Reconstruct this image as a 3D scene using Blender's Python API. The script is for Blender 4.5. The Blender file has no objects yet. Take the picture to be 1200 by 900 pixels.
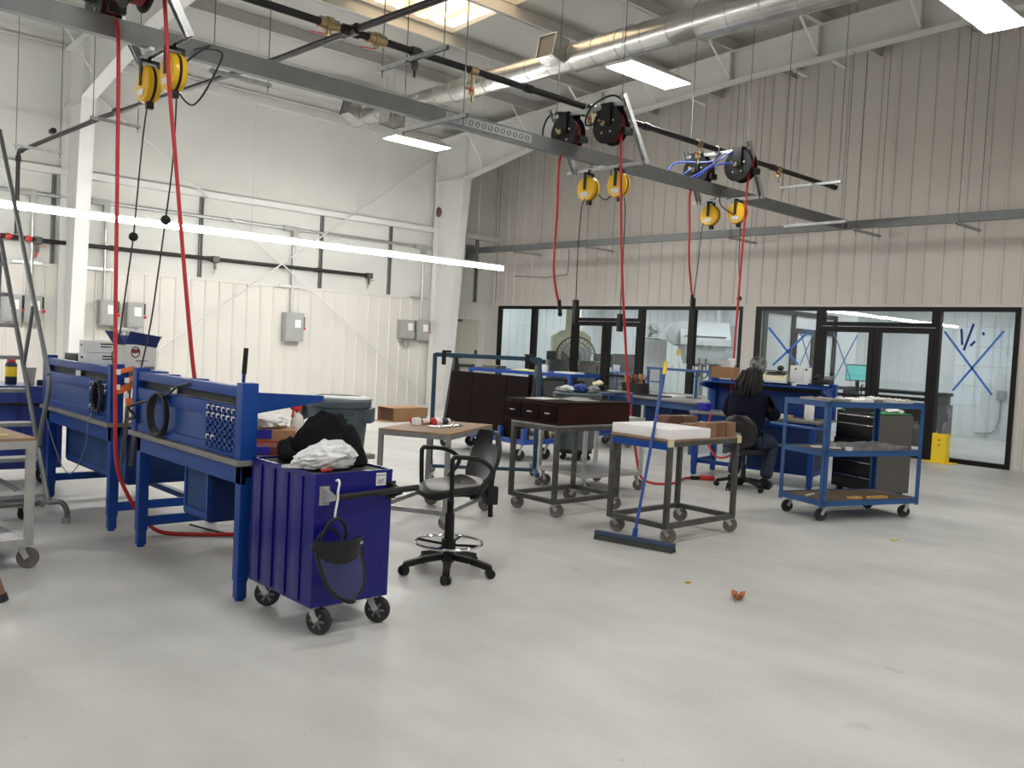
import bpy, bmesh, math, random
from math import sin, cos, pi, radians, atan2, sqrt
from mathutils import Vector, Matrix
random.seed(7)
COL = bpy.context.scene.collection

# ------------------------------------------------------------------ materials
_M = {}
def mat(name, color, rough=.5, metal=0.0, noise=0.0, nscale=8.0, bump=0.0, bscale=60.0,
        emit=None, estr=0.0, alpha=1.0, trans=0.0, coat=0.0, spec=.5):
    if name in _M: return _M[name]
    m = bpy.data.materials.new(name); m.use_nodes = True
    nt = m.node_tree; b = nt.nodes['Principled BSDF']
    c = tuple(color) + (1,)
    b.inputs['Base Color'].default_value = c
    b.inputs['Roughness'].default_value = rough
    b.inputs['Metallic'].default_value = metal
    b.inputs['Specular IOR Level'].default_value = spec
    b.inputs['Coat Weight'].default_value = coat
    b.inputs['Alpha'].default_value = alpha
    b.inputs['Transmission Weight'].default_value = trans
    if emit:
        b.inputs['Emission Color'].default_value = tuple(emit) + (1,)
        b.inputs['Emission Strength'].default_value = estr
    tc = nt.nodes.new('ShaderNodeTexCoord')
    if noise > 0:
        n = nt.nodes.new('ShaderNodeTexNoise'); n.inputs['Scale'].default_value = nscale; n.inputs['Detail'].default_value = 5
        r = nt.nodes.new('ShaderNodeValToRGB')
        r.color_ramp.elements[0].position = .3; r.color_ramp.elements[1].position = .7
        r.color_ramp.elements[0].color = tuple(max(0, x*(1-noise)) for x in color) + (1,)
        r.color_ramp.elements[1].color = tuple(min(1, x*(1+noise*.6)) for x in color) + (1,)
        nt.links.new(tc.outputs['Object'], n.inputs['Vector'])
        nt.links.new(n.outputs['Fac'], r.inputs['Fac']); nt.links.new(r.outputs['Color'], b.inputs['Base Color'])
    if bump > 0:
        n = nt.nodes.new('ShaderNodeTexNoise'); n.inputs['Scale'].default_value = bscale; n.inputs['Detail'].default_value = 3
        bp = nt.nodes.new('ShaderNodeBump'); bp.inputs['Strength'].default_value = bump; bp.inputs['Distance'].default_value = .02
        nt.links.new(tc.outputs['Object'], n.inputs['Vector'])
        nt.links.new(n.outputs['Fac'], bp.inputs['Height']); nt.links.new(bp.outputs['Normal'], b.inputs['Normal'])
    _M[name] = m
    return m

def floor_mat():
    m = bpy.data.materials.new('sealed concrete'); m.use_nodes = True
    nt = m.node_tree; N = nt.nodes; L = nt.links; b = N['Principled BSDF']
    g = N.new('ShaderNodeNewGeometry')
    def noise(s, d, stretch=None):
        n = N.new('ShaderNodeTexNoise'); n.inputs['Scale'].default_value = s; n.inputs['Detail'].default_value = d
        if stretch:
            mp = N.new('ShaderNodeMapping'); mp.inputs['Scale'].default_value = stretch; mp.inputs['Rotation'].default_value = (0, 0, .5)
            L.new(g.outputs['Position'], mp.inputs['Vector']); L.new(mp.outputs['Vector'], n.inputs['Vector'])
        else: L.new(g.outputs['Position'], n.inputs['Vector'])
        return n
    def ramp(n, p0, c0, p1, c1):
        r = N.new('ShaderNodeValToRGB'); e = r.color_ramp.elements
        e[0].position, e[1].position = p0, p1; e[0].color = c0 + (1,); e[1].color = c1 + (1,)
        L.new(n.outputs['Fac'], r.inputs['Fac']); return r
    def mix(a, bb, typ, f):
        x = N.new('ShaderNodeMixRGB'); x.blend_type = typ; x.inputs['Fac'].default_value = f
        L.new(a.outputs['Color'], x.inputs[1]); L.new(bb.outputs['Color'], x.inputs[2]); return x
    base = ramp(noise(.55, 6), .3, (.465, .462, .445), .72, (.55, .545, .525))
    cloud = ramp(noise(2.6, 8, (1, .45, 1)), .35, (.84, .84, .84), .62, (1, 1, 1))
    spots = ramp(noise(23, 3), .245, (.55, .55, .55), .29, (1, 1, 1))
    stain = ramp(noise(3.3, 2), .235, (.74, .74, .735), .29, (1, 1, 1))
    a = mix(base, cloud, 'MULTIPLY', .8); a = mix(a, spots, 'MULTIPLY', .55); a = mix(a, stain, 'MULTIPLY', .8)
    L.new(a.outputs['Color'], b.inputs['Base Color'])
    rr = ramp(noise(1.4, 5), .3, (.34, .34, .34), .7, (.52, .52, .52)); L.new(rr.outputs['Color'], b.inputs['Roughness'])
    bp = N.new('ShaderNodeBump'); bp.inputs['Strength'].default_value = .06; L.new(noise(40, 4).outputs['Fac'], bp.inputs['Height'])
    L.new(bp.outputs['Normal'], b.inputs['Normal'])
    b.inputs['Specular IOR Level'].default_value = .35
    return m

# ------------------------------------------------------------------ mesh builder
class MB:
    def __init__(s): s.v = []; s.f = []
    def add(s, vs, fs):
        o = len(s.v); s.v += [tuple(v) for v in vs]; s.f += [tuple(i+o for i in f) for f in fs]; return s
    def box(s, c, d, rz=0, bev=0.0, M=None):
        hx, hy, hz = d[0]/2, d[1]/2, d[2]/2
        if bev > 0:
            bm = bmesh.new(); bmesh.ops.create_cube(bm, size=1)
            for v in bm.verts: v.co = Vector((v.co.x*d[0], v.co.y*d[1], v.co.z*d[2]))
            bmesh.ops.bevel(bm, geom=bm.edges[:], offset=min(bev, .45*min(d)), segments=2, profile=.7, affect='EDGES')
            bm.verts.index_update()
            vs = [v.co.copy() for v in bm.verts]; fs = [tuple(v.index for v in f.verts) for f in bm.faces]; bm.free()
        else:
            vs = [Vector((x*hx, y*hy, z*hz)) for x in (-1, 1) for y in (-1, 1) for z in (-1, 1)]
            fs = [(0,1,3,2), (4,6,7,5), (0,4,5,1), (2,3,7,6), (0,2,6,4), (1,5,7,3)]
        R = M if M is not None else Matrix.Rotation(rz, 4, 'Z')
        return s.add([R @ v + Vector(c) for v in vs], fs)
    def lim(s, a, b, bev=0.0):      # box from min corner to max corner
        return s.box([(a[i]+b[i])/2 for i in range(3)], [abs(b[i]-a[i]) for i in range(3)], bev=bev)
    def bar(s, p, q, w, h, up=(0,0,1), bev=0.0):
        p, q = Vector(p), Vector(q); d = (q-p); l = d.length; d.normalize()
        u = Vector(up); x = d.cross(u)
        if x.length < 1e-4: x = d.cross(Vector((1, 0, 0)))
        x.normalize(); u = x.cross(d)
        M = Matrix((( d.x, x.x, u.x, 0), (d.y, x.y, u.y, 0), (d.z, x.z, u.z, 0), (0, 0, 0, 1)))
        return s.box((p+q)/2, (l, w, h), bev=bev, M=M)
    def tube(s, pts, r, n=8, closed=False, cap=True):
        P = [Vector(p) for p in pts]; m = len(P); R = r if isinstance(r, (list, tuple)) else [r]*m
        vs = []; prev = None
        for i in range(m):
            if closed: t = P[(i+1) % m] - P[i-1]
            else: t = P[min(i+1, m-1)] - P[max(i-1, 0)]
            if t.length < 1e-9: t = Vector((0, 0, 1))
            t.normalize()
            if prev is None:
                a = Vector((0, 0, 1)) if abs(t.z) < .9 else Vector((1, 0, 0))
                x = t.cross(a).normalized()
            else:
                x = prev - t*prev.dot(t)
                x = x.normalized() if x.length > 1e-6 else t.orthogonal().normalized()
            prev = x; y = t.cross(x)
            for k in range(n):
                an = 2*pi*k/n; vs.append(P[i] + (x*cos(an) + y*sin(an))*R[i])
        fs = []
        for i in range(m if closed else m-1):
            j = (i+1) % m
            for k in range(n):
                k2 = (k+1) % n; fs.append((i*n+k, i*n+k2, j*n+k2, j*n+k))
        if not closed and cap:
            fs.append(tuple(reversed(range(n)))); fs.append(tuple((m-1)*n+k for k in range(n)))
        return s.add(vs, fs)
    def cyl(s, p, q, r, n=16, r2=None):
        return s.tube([p, q], [r, r if r2 is None else r2], n)
    def lathe(s, prof, n=24, o=(0,0,0), axis='Z', M=None):   # prof: (radius, height)
        vs = []
        for (r, h) in prof:
            for k in range(n):
                a = 2*pi*k/n; vs.append(Vector((max(r, 1e-4)*cos(a), max(r, 1e-4)*sin(a), h)))
        fs = []
        for i in range(len(prof)-1):
            for k in range(n):
                k2 = (k+1) % n; fs.append((i*n+k, i*n+k2, (i+1)*n+k2, (i+1)*n+k))
        fs.append(tuple(reversed(range(n)))); fs.append(tuple((len(prof)-1)*n+k for k in range(n)))
        A = {'Z': Matrix.Identity(4), 'X': Matrix.Rotation(pi/2, 4, 'Y'), 'Y': Matrix.Rotation(-pi/2, 4, 'X')}[axis] if M is None else M
        return s.add([A @ v + Vector(o) for v in vs], fs)
    def ring(s, c, R, r, n=28, k=8, M=None):
        M = M or Matrix.Identity(4)
        return s.tube([Vector(c) + (M @ Vector((R*cos(2*pi*i/n), R*sin(2*pi*i/n), 0))) for i in range(n)], r, k, closed=True)
    def prism(s, poly, a, b):        # poly: list of 3-d points, extruded by vector b-a offset (a,b offsets)
        n = len(poly); a, b = Vector(a), Vector(b)
        vs = [Vector(p)+a for p in poly] + [Vector(p)+b for p in poly]
        fs = [tuple(reversed(range(n))), tuple(range(n, 2*n))] + [(i, (i+1) % n, n+(i+1) % n, n+i) for i in range(n)]
        return s.add(vs, fs)
    def quad(s, *p): return s.add(p, [tuple(range(len(p)))])
    def ball(s, c, r, n=12, sc=(1,1,1)):
        vs = [Vector((0,0,-1))]; m = n//2
        for i in range(1, m):
            t = pi*i/m
            for k in range(n): vs.append(Vector((sin(t)*cos(2*pi*k/n), sin(t)*sin(2*pi*k/n), -cos(t))))
        vs.append(Vector((0,0,1))); fs = []
        for k in range(n): fs.append((0, 1+(k+1) % n, 1+k)); fs.append((len(vs)-1, len(vs)-1-n+k, len(vs)-1-n+(k+1) % n))
        for i in range(m-2):
            for k in range(n):
                a = 1+i*n+k; b = 1+i*n+(k+1) % n; fs.append((a, b, b+n, a+n))
        return s.add([Vector((v.x*sc[0], v.y*sc[1], v.z*sc[2]))*r + Vector(c) for v in vs], fs)
    def build(s, name, m, parent=None, smooth=True, loc=None, rz=None):
        me = bpy.data.meshes.new(name); me.from_pydata(s.v, [], s.f)
        bm = bmesh.new(); bm.from_mesh(me); bmesh.ops.recalc_face_normals(bm, faces=bm.faces); bm.to_mesh(me); bm.free()
        me.materials.append(m)
        if smooth:
            me.shade_smooth(); me.set_sharp_from_angle(angle=radians(38))
        o = bpy.data.objects.new(name, me); COL.objects.link(o)
        if parent is not None: o.parent = parent
        if loc is not None: o.location = loc
        if rz is not None: o.rotation_euler = (0, 0, rz)
        return o

def thing(name, label, cat, loc=(0,0,0), rz=0, group=None):
    o = bpy.data.objects.new(name, None); COL.objects.link(o); o.empty_display_size = .1
    o.location = loc; o.rotation_euler = (0, 0, rz)
    return tag(o, label, cat, group)
def tag(o, label, cat, group=None, kind=None):
    o['label'] = label; o['category'] = cat
    if group: o['group'] = group
    if kind: o['kind'] = kind
    return o
def struct(o): o['kind'] = 'structure'; return o
def kids(o): return [c for c in bpy.data.objects if c.parent == o]
def copy_tree(o, parent=None):
    c = o.copy(); COL.objects.link(c)
    if parent is not None: c.parent = parent
    for ch in kids(o): copy_tree(ch, c)
    return c
def bez(p0, p1, p2, p3, n=12):
    p0, p1, p2, p3 = map(Vector, (p0, p1, p2, p3)); out = []
    for i in range(n+1):
        t = i/n; u = 1-t; out.append(p0*u**3 + p1*3*u*u*t + p2*3*u*t*t + p3*t**3)
    return out
def spline(pts, n=8):                # Catmull-Rom
    P = [Vector(p) for p in pts]; P = [P[0]*2-P[1]] + P + [P[-1]*2-P[-2]]; out = []
    for i in range(1, len(P)-2):
        for k in range(n):
            t = k/n; a, b, c, d = P[i-1], P[i], P[i+1], P[i+2]
            out.append(.5*((2*b) + (c-a)*t + (2*a-5*b+4*c-d)*t*t + (3*b-a-3*c+d)*t**3))
    out.append(P[-2]); return out
def text_mesh(txt, size, m, parent, loc, rot, name, ext=.0006):
    cu = bpy.data.curves.new('txt', 'FONT'); cu.body = txt; cu.size = size; cu.align_x = 'CENTER'; cu.align_y = 'CENTER'; cu.extrude = ext
    t = bpy.data.objects.new('txt', cu); COL.objects.link(t)
    bpy.context.view_layer.update()
    me = bpy.data.meshes.new_from_object(t.evaluated_get(bpy.context.evaluated_depsgraph_get()))
    bpy.data.objects.remove(t); bpy.data.curves.remove(cu)
    me.name = name; me.materials.clear(); me.materials.append(m)
    o = bpy.data.objects.new(name, me); COL.objects.link(o); o.parent = parent; o.location = loc; o.rotation_euler = rot
    return o

# palette
BLUE = mat('bench blue paint', (.006, .052, .27), .42, noise=.12, nscale=3, spec=.3)
BLUE2 = mat('cart blue paint', (.014, .052, .20), .42, noise=.15, nscale=4)
COBALT = mat('cobalt cabinet paint', (.008, .008, .165), .24, noise=.1, nscale=2.5, spec=.32)
DKBLUE = mat('dark navy drawer paint', (.004, .022, .105), .5, noise=.15, nscale=3, spec=.3)
PANELBLUE = mat('recessed blue panel', (.007, .045, .17), .5, noise=.15, nscale=5, spec=.3)
TEAL = mat('teal blue frame paint', (.014, .06, .12), .45, noise=.2, nscale=5)
WHITEP = mat('white painted steel', (.66, .66, .64), .5, noise=.04, nscale=2)
OFFW = mat('white wall sheeting', (.655, .63, .585), .55, noise=.05, nscale=.7)
LINER = mat('smooth white wall liner', (.62, .62, .585), .6, noise=.05, nscale=.8, bump=.1, bscale=.9)
BACKW = mat('putty wall sheeting', (.60, .56, .52), .55, noise=.05, nscale=.8)
ROOF = mat('roof liner', (.52, .52, .495), .7, noise=.06, nscale=.8)
PURL = mat('purlin paint', (.60, .60, .575), .6, noise=.05, nscale=2)
GALV = mat('galvanised steel', (.52, .53, .53), .38, .85, noise=.15, nscale=14)
DUCTM = mat('duct sheet metal', (.60, .60, .58), .27, .95, noise=.12, nscale=4, bump=.15, bscale=6)
STEELG = mat('grey channel steel', (.165, .17, .17), .48, .3, noise=.12, nscale=6)
GREYM = mat('grey bare steel frame', (.33, .335, .34), .42, .65, noise=.2, nscale=9)
DARKM = mat('dark steel frame', (.10, .098, .09), .48, .55, noise=.25, nscale=9)
LTGREY = mat('light grey frame', (.42, .42, .40), .5, .3, noise=.15, nscale=8)
BLACK = mat('black plastic', (.008, .008, .009), .45, spec=.35)
BLACKP = mat('black iron pipe', (.022, .020, .020), .42, .3, noise=.3, nscale=20)
ALUF = mat('black anodised frame', (.007, .006, .0055), .5, 0, spec=.25)
RUB = mat('black rubber', (.018, .018, .018), .75)
WHEELG = mat('grey caster tread', (.13, .115, .105), .65, noise=.2, nscale=20)
CHROME = mat('chrome', (.72, .72, .72), .16, 1)
RED = mat('red air hose', (.48, .016, .022), .42)
REDP = mat('red paint', (.55, .03, .02), .45)
YEL = mat('yellow reel plastic', (.85, .50, .015), .3)
YELP = mat('yellow safety paint', (.88, .62, .015), .4)
BRASS = mat('brass', (.46, .36, .20), .35, .9, noise=.2, nscale=30)
CORD = mat('black cord', (.015, .015, .015), .6)
CBOX = mat('grey switch enclosure', (.34, .345, .335), .45, noise=.06, nscale=6)
WHT = mat('white paper', (.80, .80, .79), .6)
WHTP = mat('white plastic', (.78, .78, .78), .35)
CARD = mat('brown cardboard', (.36, .20, .095), .8, noise=.12, nscale=6)
CARDSHADE = mat('shaded cardboard inside', (.10, .055, .03), .85)
WOODT = mat('worn hardboard top', (.30, .185, .105), .6, noise=.25, nscale=7)
LAM = mat('grey laminate edge', (.20, .19, .175), .45, noise=.15, nscale=8)
DKWOOD = mat('dark brown panel', (.010, .003, .0025), .6, noise=.3, nscale=5, spec=.08)
BRWOOD = mat('dark brown box', (.026, .008, .004), .5, noise=.25, nscale=5, spec=.14)
ORANGE = mat('orange clamp paint', (.72, .16, .03), .45)
SILVER = mat('silver foil', (.66, .66, .66), .25, .9, noise=.25, nscale=30, bump=.5, bscale=25)
CREAM = mat('cream machine enamel', (.55, .54, .38), .45, noise=.06, nscale=4)
INK = mat('black print', (.02, .02, .02), .6)
BTAPE = mat('blue painter tape', (.035, .16, .55), .6)
BTAPED = mat('dark blue tape', (.012, .025, .24), .6)
LAMP = mat('lit lamp diffuser', (.9, .9, .9), .5, emit=(1, .985, .94), estr=56)
STRIPM = mat('lit strip tube', (.9, .9, .9), .5, emit=(1, .985, .95), estr=58)
ROOM2L = mat('far room lamp diffuser', (.9, .9, .9), .5, emit=(.95, .98, 1), estr=16)

# glass: thin, lightly reflective pane
def glass_mat():
    m = bpy.data.materials.new('storefront glass'); m.use_nodes = True
    nt = m.node_tree; N = nt.nodes; N.remove(N['Principled BSDF']); out = N['Material Output']
    t = N.new('ShaderNodeBsdfTransparent'); t.inputs['Color'].default_value = (.90, .95, .95, 1)
    g = N.new('ShaderNodeBsdfGlossy'); g.inputs['Roughness'].default_value = .01; g.inputs['Color'].default_value = (.9, .95, 1, 1)
    fr = N.new('ShaderNodeLayerWeight'); fr.inputs['Blend'].default_value = .5
    pw = N.new('ShaderNodeMath'); pw.operation = 'POWER'; pw.inputs[1].default_value = 4.5; nt.links.new(fr.outputs['Facing'], pw.inputs[0])
    mt = N.new('ShaderNodeMath'); mt.operation = 'MULTIPLY_ADD'; mt.inputs[1].default_value = .9; mt.inputs[2].default_value = .09
    mx = N.new('ShaderNodeMixShader')
    nt.links.new(pw.outputs[0], mt.inputs[0]); nt.links.new(mt.outputs[0], mx.inputs['Fac'])
    nt.links.new(t.outputs[0], mx.inputs[1]); nt.links.new(g.outputs[0], mx.inputs[2]); nt.links.new(mx.outputs[0], out.inputs['Surface'])
    return m
GLASS = glass_mat()

# ------------------------------------------------------------------ camera
F, YAW, PIT, ROL = 1038.873, radians(47.29425), radians(2.51283), radians(-2.89684)
f = Vector((cos(YAW)*cos(PIT), sin(YAW)*cos(PIT), -sin(PIT)))
r = f.cross(Vector((0, 0, 1))).normalized(); d = f.cross(r)
r2 = r*cos(ROL) + d*sin(ROL); d2 = -r*sin(ROL) + d*cos(ROL)
cd = bpy.data.cameras.new('camera'); cd.sensor_fit = 'HORIZONTAL'; cd.sensor_width = 36; cd.lens = F*36/1200; cd.clip_start = .05
cam = bpy.data.objects.new('camera', cd); COL.objects.link(cam)
cam.matrix_world = Matrix(((r2.x, -d2.x, -f.x, 0), (r2.y, -d2.y, -f.y, 0), (r2.z, -d2.z, -f.z, 1.6), (0, 0, 0, 1)))
bpy.context.scene.camera = cam
sc = bpy.context.scene
sc.view_settings.view_transform = 'Standard'; sc.view_settings.look = 'None'; sc.view_settings.exposure = .03
w = bpy.data.worlds.new('daylight'); sc.world = w; w.use_nodes = True
w.node_tree.nodes['Background'].inputs[0].default_value = (.75, .85, 1, 1); w.node_tree.nodes['Background'].inputs[1].default_value = 1.2

# ------------------------------------------------------------------ setting
X0, X1, Y0, Y1 = -8.0, 15.53, -8.0, 17.72      # hall; X1 storefront wall, Y1 long wall on the left
XR2 = 22.0                                     # far side of the glazed room
def roofz(y): return 6.74 + .052*(Y1-y)
FLOOR = floor_mat()
m = MB(); m.lim((X0, Y0, -.15), (XR2+.2, 20, 0)); struct(m.build('floor', FLOOR, smooth=False))

def ribbed(p, q, z0, z1, normal, pitch=.305, w=.045, h=.022, thick=.08, z1q=None, first=.1):
    """sheeting with trapezoid ribs from p to q (plan points); normal points into the hall"""
    p, q, n = Vector(p + (0,)), Vector(q + (0,)), Vector(normal + (0,))
    L = (q-p).length; d = (q-p)/L; prof = [(0, 0)]; s = first
    while s + w*2 < L:
        prof += [(s, 0), (s+w*.35, h), (s+w*1.0, h), (s+w*1.35, 0)]; s += pitch
    prof += [(L, 0)]
    front = [p + d*a + n*b for a, b in prof]; k = len(front)
    zt = [z1 + ((z1q if z1q is not None else z1) - z1)*a/L for a, b in prof]
    m = MB(); vs = [v + Vector((0, 0, z0)) for v in front] + [v + Vector((0, 0, zt[i])) for i, v in enumerate(front)]
    fs = [(i, i+1, k+i+1, k+i) for i in range(k-1)]
    bk = [p - n*thick, q - n*thick]
    vs += [bk[0] + Vector((0, 0, z0)), bk[1] + Vector((0, 0, z0)), bk[0] + Vector((0, 0, zt[0])), bk[1] + Vector((0, 0, zt[-1]))]
    B = 2*k; fs += [(B, B+1, B+3, B+2), (0, k, B+2, B), (k-1, B+1, B+3, 2*k-1)]
    m.add(vs, fs); return m
# long wall on the left: lower ribbed sheeting with a doorway, smooth liner above
DX0, DX1, DZ = 14.16, 15.12, 2.27
for i, (a, b, zb) in enumerate(((X0, DX0, 0), (DX0, DX1, DZ), (DX1, X1, 0))):
    struct(ribbed((a, Y1), (b, Y1), zb, 2.62, (0, -1), w=.05, h=.024).build('wall_left', OFFW, smooth=False))
m = MB(); m.lim((X0, Y1, 2.62), (X1+.1, Y1+.1, 6.9)); struct(m.build('wall_left_upper', LINER, smooth=False))
m = MB(); m.lim((X0, Y1-.035, 2.60), (X1-.03, Y1+.01, 2.645)); struct(m.build('trim_1', OFFW, smooth=False))
for x in (-5.2, -2.2, .8, 2.6, 6.6, 9.6, 11.2):                            # liner seams
    m = MB(); m.lim((x, Y1-.004, 4.4), (x+.03, Y1+.01, 6.7)); struct(m.build('trim_2', LINER, smooth=False))
# end wall with the storefront
hdr = 2.64
m = ribbed((X1, Y1), (X1, Y0), hdr, roofz(Y1)+.1, (-1, 0), pitch=.315, w=.05, h=.017, z1q=roofz(Y0)+.1); struct(m.build('wall_back', BACKW, smooth=False))
m = MB(); m.lim((X1-.035, Y0, hdr-.03), (X1+.02, Y1-.03, hdr+.02)); struct(m.build('trim_3', BACKW, smooth=False))
for a, b in ((17.47, Y1), (9.76, 10.08), (Y0, 4.96)):
    if a < 0: mm = ribbed((X1, b), (X1, a), 0, hdr-.03, (-1, 0), pitch=.62, w=.055, h=.02)
    else: mm = MB().lim((X1-.02, a, 0), (X1+.1, b, hdr-.03))
    struct(mm.build('wall_back_pier', mat('pier sheeting', (.58, .545, .51), .55), smooth=False))
# walls behind the photographer: one with a glazed dock opening that lights the glass reflections
m = ribbed((X1, Y0), (X0, Y0), 0, 8.4, (0, 1)); struct(m.build('wall_right', OFFW, smooth=False))
for a, b, z0, z1 in ((Y0, 9.5, 0, 8.3), (15.0, Y1, 0, 7.2), (9.5, 15.0, 3.4, 7.6)):
    struct(ribbed((X0, a), (X0, b), z0, z1, (1, 0)).build('wall_front', OFFW, smooth=False))
m = MB()
for i in range(7): y = 9.55 + i*.9; m.lim((X0-.05, y-.03, 0), (X0+.03, y+.03, 3.4))
for i in range(5): z = .05 + i*.82; m.lim((X0-.05, 9.5, z-.03), (X0+.03, 15, z+.03))
struct(m.build('window_1', ALUF, smooth=False))
# roof deck, purlins
m = MB(); m.quad((X0, Y1+.1, roofz(Y1)), (XR2+.2, Y1+.1, roofz(Y1)), (XR2+.2, Y0, roofz(Y0)), (X0, Y0, roofz(Y0)))
SKY = (7.7, 9.72, 11.1, 12.52)     # skylight opening x0,x1,y0,y1
def deck(x0, x1, y0, y1):
    mm = MB(); mm.add([(x0, y0, roofz(y0)), (x1, y0, roofz(y0)), (x1, y1, roofz(y1)), (x0, y1, roofz(y1)),
        (x0, y0, roofz(y0)+.08), (x1, y0, roofz(y0)+.08), (x1, y1, roofz(y1)+.08), (x0, y1, roofz(y1)+.08)],
        [(0,1,2,3), (4,5,6,7), (0,1,5,4), (1,2,6,5), (2,3,7,6), (3,0,4,7)]); return mm
yb = sorted([Y0, -6.5, -5, -3.5, -2, -.5, 1, 2.5, 4, 5.5, 7, 8.3, 9.35, 10.9, SKY[2], SKY[3], 13.6, 14.9, 16.3, Y1+.1])
for a, b in zip(yb, yb[1:]):
    if 9.3 < (a+b)/2 < SKY[3] and not 10.9 <= (a+b)/2 <= SKY[2]:
        struct(deck(X0, SKY[0], a, b).build('ceiling', ROOF, smooth=False)); struct(deck(SKY[1], X1+.1, a, b).build('ceiling', ROOF, smooth=False))
    else: struct(deck(X0, X1+.1, a, b).build('ceiling', ROOF, smooth=False))
def sky_mat():
    m = bpy.data.materials.new('glowing fibreglass skylight'); m.use_nodes = True
    nt = m.node_tree; b = nt.nodes['Principled BSDF']; tc = nt.nodes.new('ShaderNodeTexCoord')
    n = nt.nodes.new('ShaderNodeTexNoise'); mp = nt.nodes.new('ShaderNodeMapping'); mp.inputs['Scale'].default_value = (9, .8, 1)
    nt.links.new(tc.outputs['Object'], mp.inputs['Vector']); nt.links.new(mp.outputs['Vector'], n.inputs['Vector']); n.inputs['Scale'].default_value = 2.2
    r = nt.nodes.new('ShaderNodeValToRGB'); r.color_ramp.elements[0].position = .36; r.color_ramp.elements[0].color = (.80, .42, .16, 1)
    r.color_ramp.elements[1].position = .55; r.color_ramp.elements[1].color = (1, .86, .62, 1)
    nt.links.new(n.outputs['Fac'], r.inputs['Fac']); nt.links.new(r.outputs['Color'], b.inputs['Emission Color']); b.inputs['Emission Strength'].default_value = 1.9
    b.inputs['Base Color'].default_value = (.7, .6, .45, 1); return m
SKM = sky_mat()
for y0, y1 in ((SKY[2], SKY[3]), (9.35, 10.9)):
    m = MB(); nb = 10
    for i in range(nb):      # corrugated panel, ribs running up the slope
        xa = SKY[0] + (SKY[1]-SKY[0])*i/nb; xb = SKY[0] + (SKY[1]-SKY[0])*(i+1)/nb; k = .05 if i % 2 else 0
        m.lim((xa, y0, roofz(y0)+.03+k), (xb, y1, roofz(y1)+.06+k))
    struct(m.build('window_skylight', SKM, smooth=False))
py = [17.55, 15.93, 14.28, 12.60, 10.93, 9.27, 7.6, 5.95, 4.3, 2.6, 1.0, -.7, -2.4, -4.1, -5.8, -7.4]
for y in py:
    z = roofz(y)
    m = MB(); m.lim((X0, y-.012, z-.21), (X1, y+.012, z), 0); m.lim((X0, y-.07, z-.21), (X1, y+.01, z-.195)); m.lim((X0, y-.01, z-.015), (X1, y+.07, z))
    struct(m.build('roof_purlin', PURL, smooth=False))
m = MB(); m.lim((X0, Y1-.10, 6.38), (X1-.03, Y1+.01, 6.58)); struct(m.build('eave_beam', PURL, smooth=False))
m = MB(); m.lim((X0, Y1-.16, 4.27), (X1-.04, Y1+.01, 4.39)); struct(m.build('wall_girt', WHITEP, smooth=False))
# rigid frames: tapered column + rafter, web and flanges
def frame(x):
    c = thing('rigid_frame', '', ''); del c['label']; del c['category']; c['kind'] = 'structure'
    web = MB(); P = [(0, 17.62, 0), (0, 16.99, 0), (0, 16.56, 5.52), (0, 13.6, 6.10), (0, 9, 6.47), (0, Y0+.1, 7.1), (0, Y0+.1, 7.85), (0, 17.62, 6.52)]
    web.prism([Vector(p) + Vector((x, 0, 0)) for p in P], (-.008, 0, 0), (.008, 0, 0)); web.build('web', WHITEP, c, smooth=False)
    fl = MB(); t = .016
    for (a, b) in (((16.99, 0), (16.56, 5.52)), ((16.56, 5.52), (13.6, 6.10)), ((13.6, 6.10), (9, 6.47)), ((9, 6.47), (Y0+.1, 7.1)), ((17.62, 0), (17.62, 6.5)), ((17.62, 6.52), (Y0+.1, 7.85))):
        fl.bar((x, a[0], a[1]), (x, b[0], b[1]), .24, t, up=(0, -1, 0) if abs(a[0]-b[0]) < 1 else (0, 0, 1))
    fl.build('flange', WHITEP, c, smooth=False)
    st = MB()                                             # stiffeners and flange braces
    st.lim((x-.11, 16.60, 5.50), (x+.11, 17.6, 5.52)); st.lim((x-.11, 16.54, 5.52), (x+.11, 16.56, 6.5)); st.lim((x-.11, 12.3, 6.2), (x+.11, 12.32, 6.8))
    st.build('stiffener', WHITEP, c, smooth=False)
    br = MB()
    for y in py[1:9]:
        zb = 6.10 + (13.6-y)*.0804 if y > 9 else 6.47 + (9-y)*.0372
        if y > 13.6: zb = 5.52 + (16.56-y)*.196
        for s in (-1,):
            br.bar((x+s*.05, y, zb+.02), (x+s*.75, y, roofz(y)-.2), .045, .006)
        if y < 10: br.lim((x-.11, y-.006, zb), (x+.11, y+.006, roofz(y)-.2))
    br.build('brace', WHITEP, c, smooth=False)
for x in (4.98, 13.5, -3.5): frame(x)
# small gusset clips under the rafter near the end wall, running to the wall
m = MB()
for y, z in ((10.2, 6.38), (8.1, 6.5), (7.4, 6.52)): m.lim((13.6, y-.04, z-.06), (14.0, y+.04, z-.02))
struct(m.build('trim_4', WHITEP, smooth=False))
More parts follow.
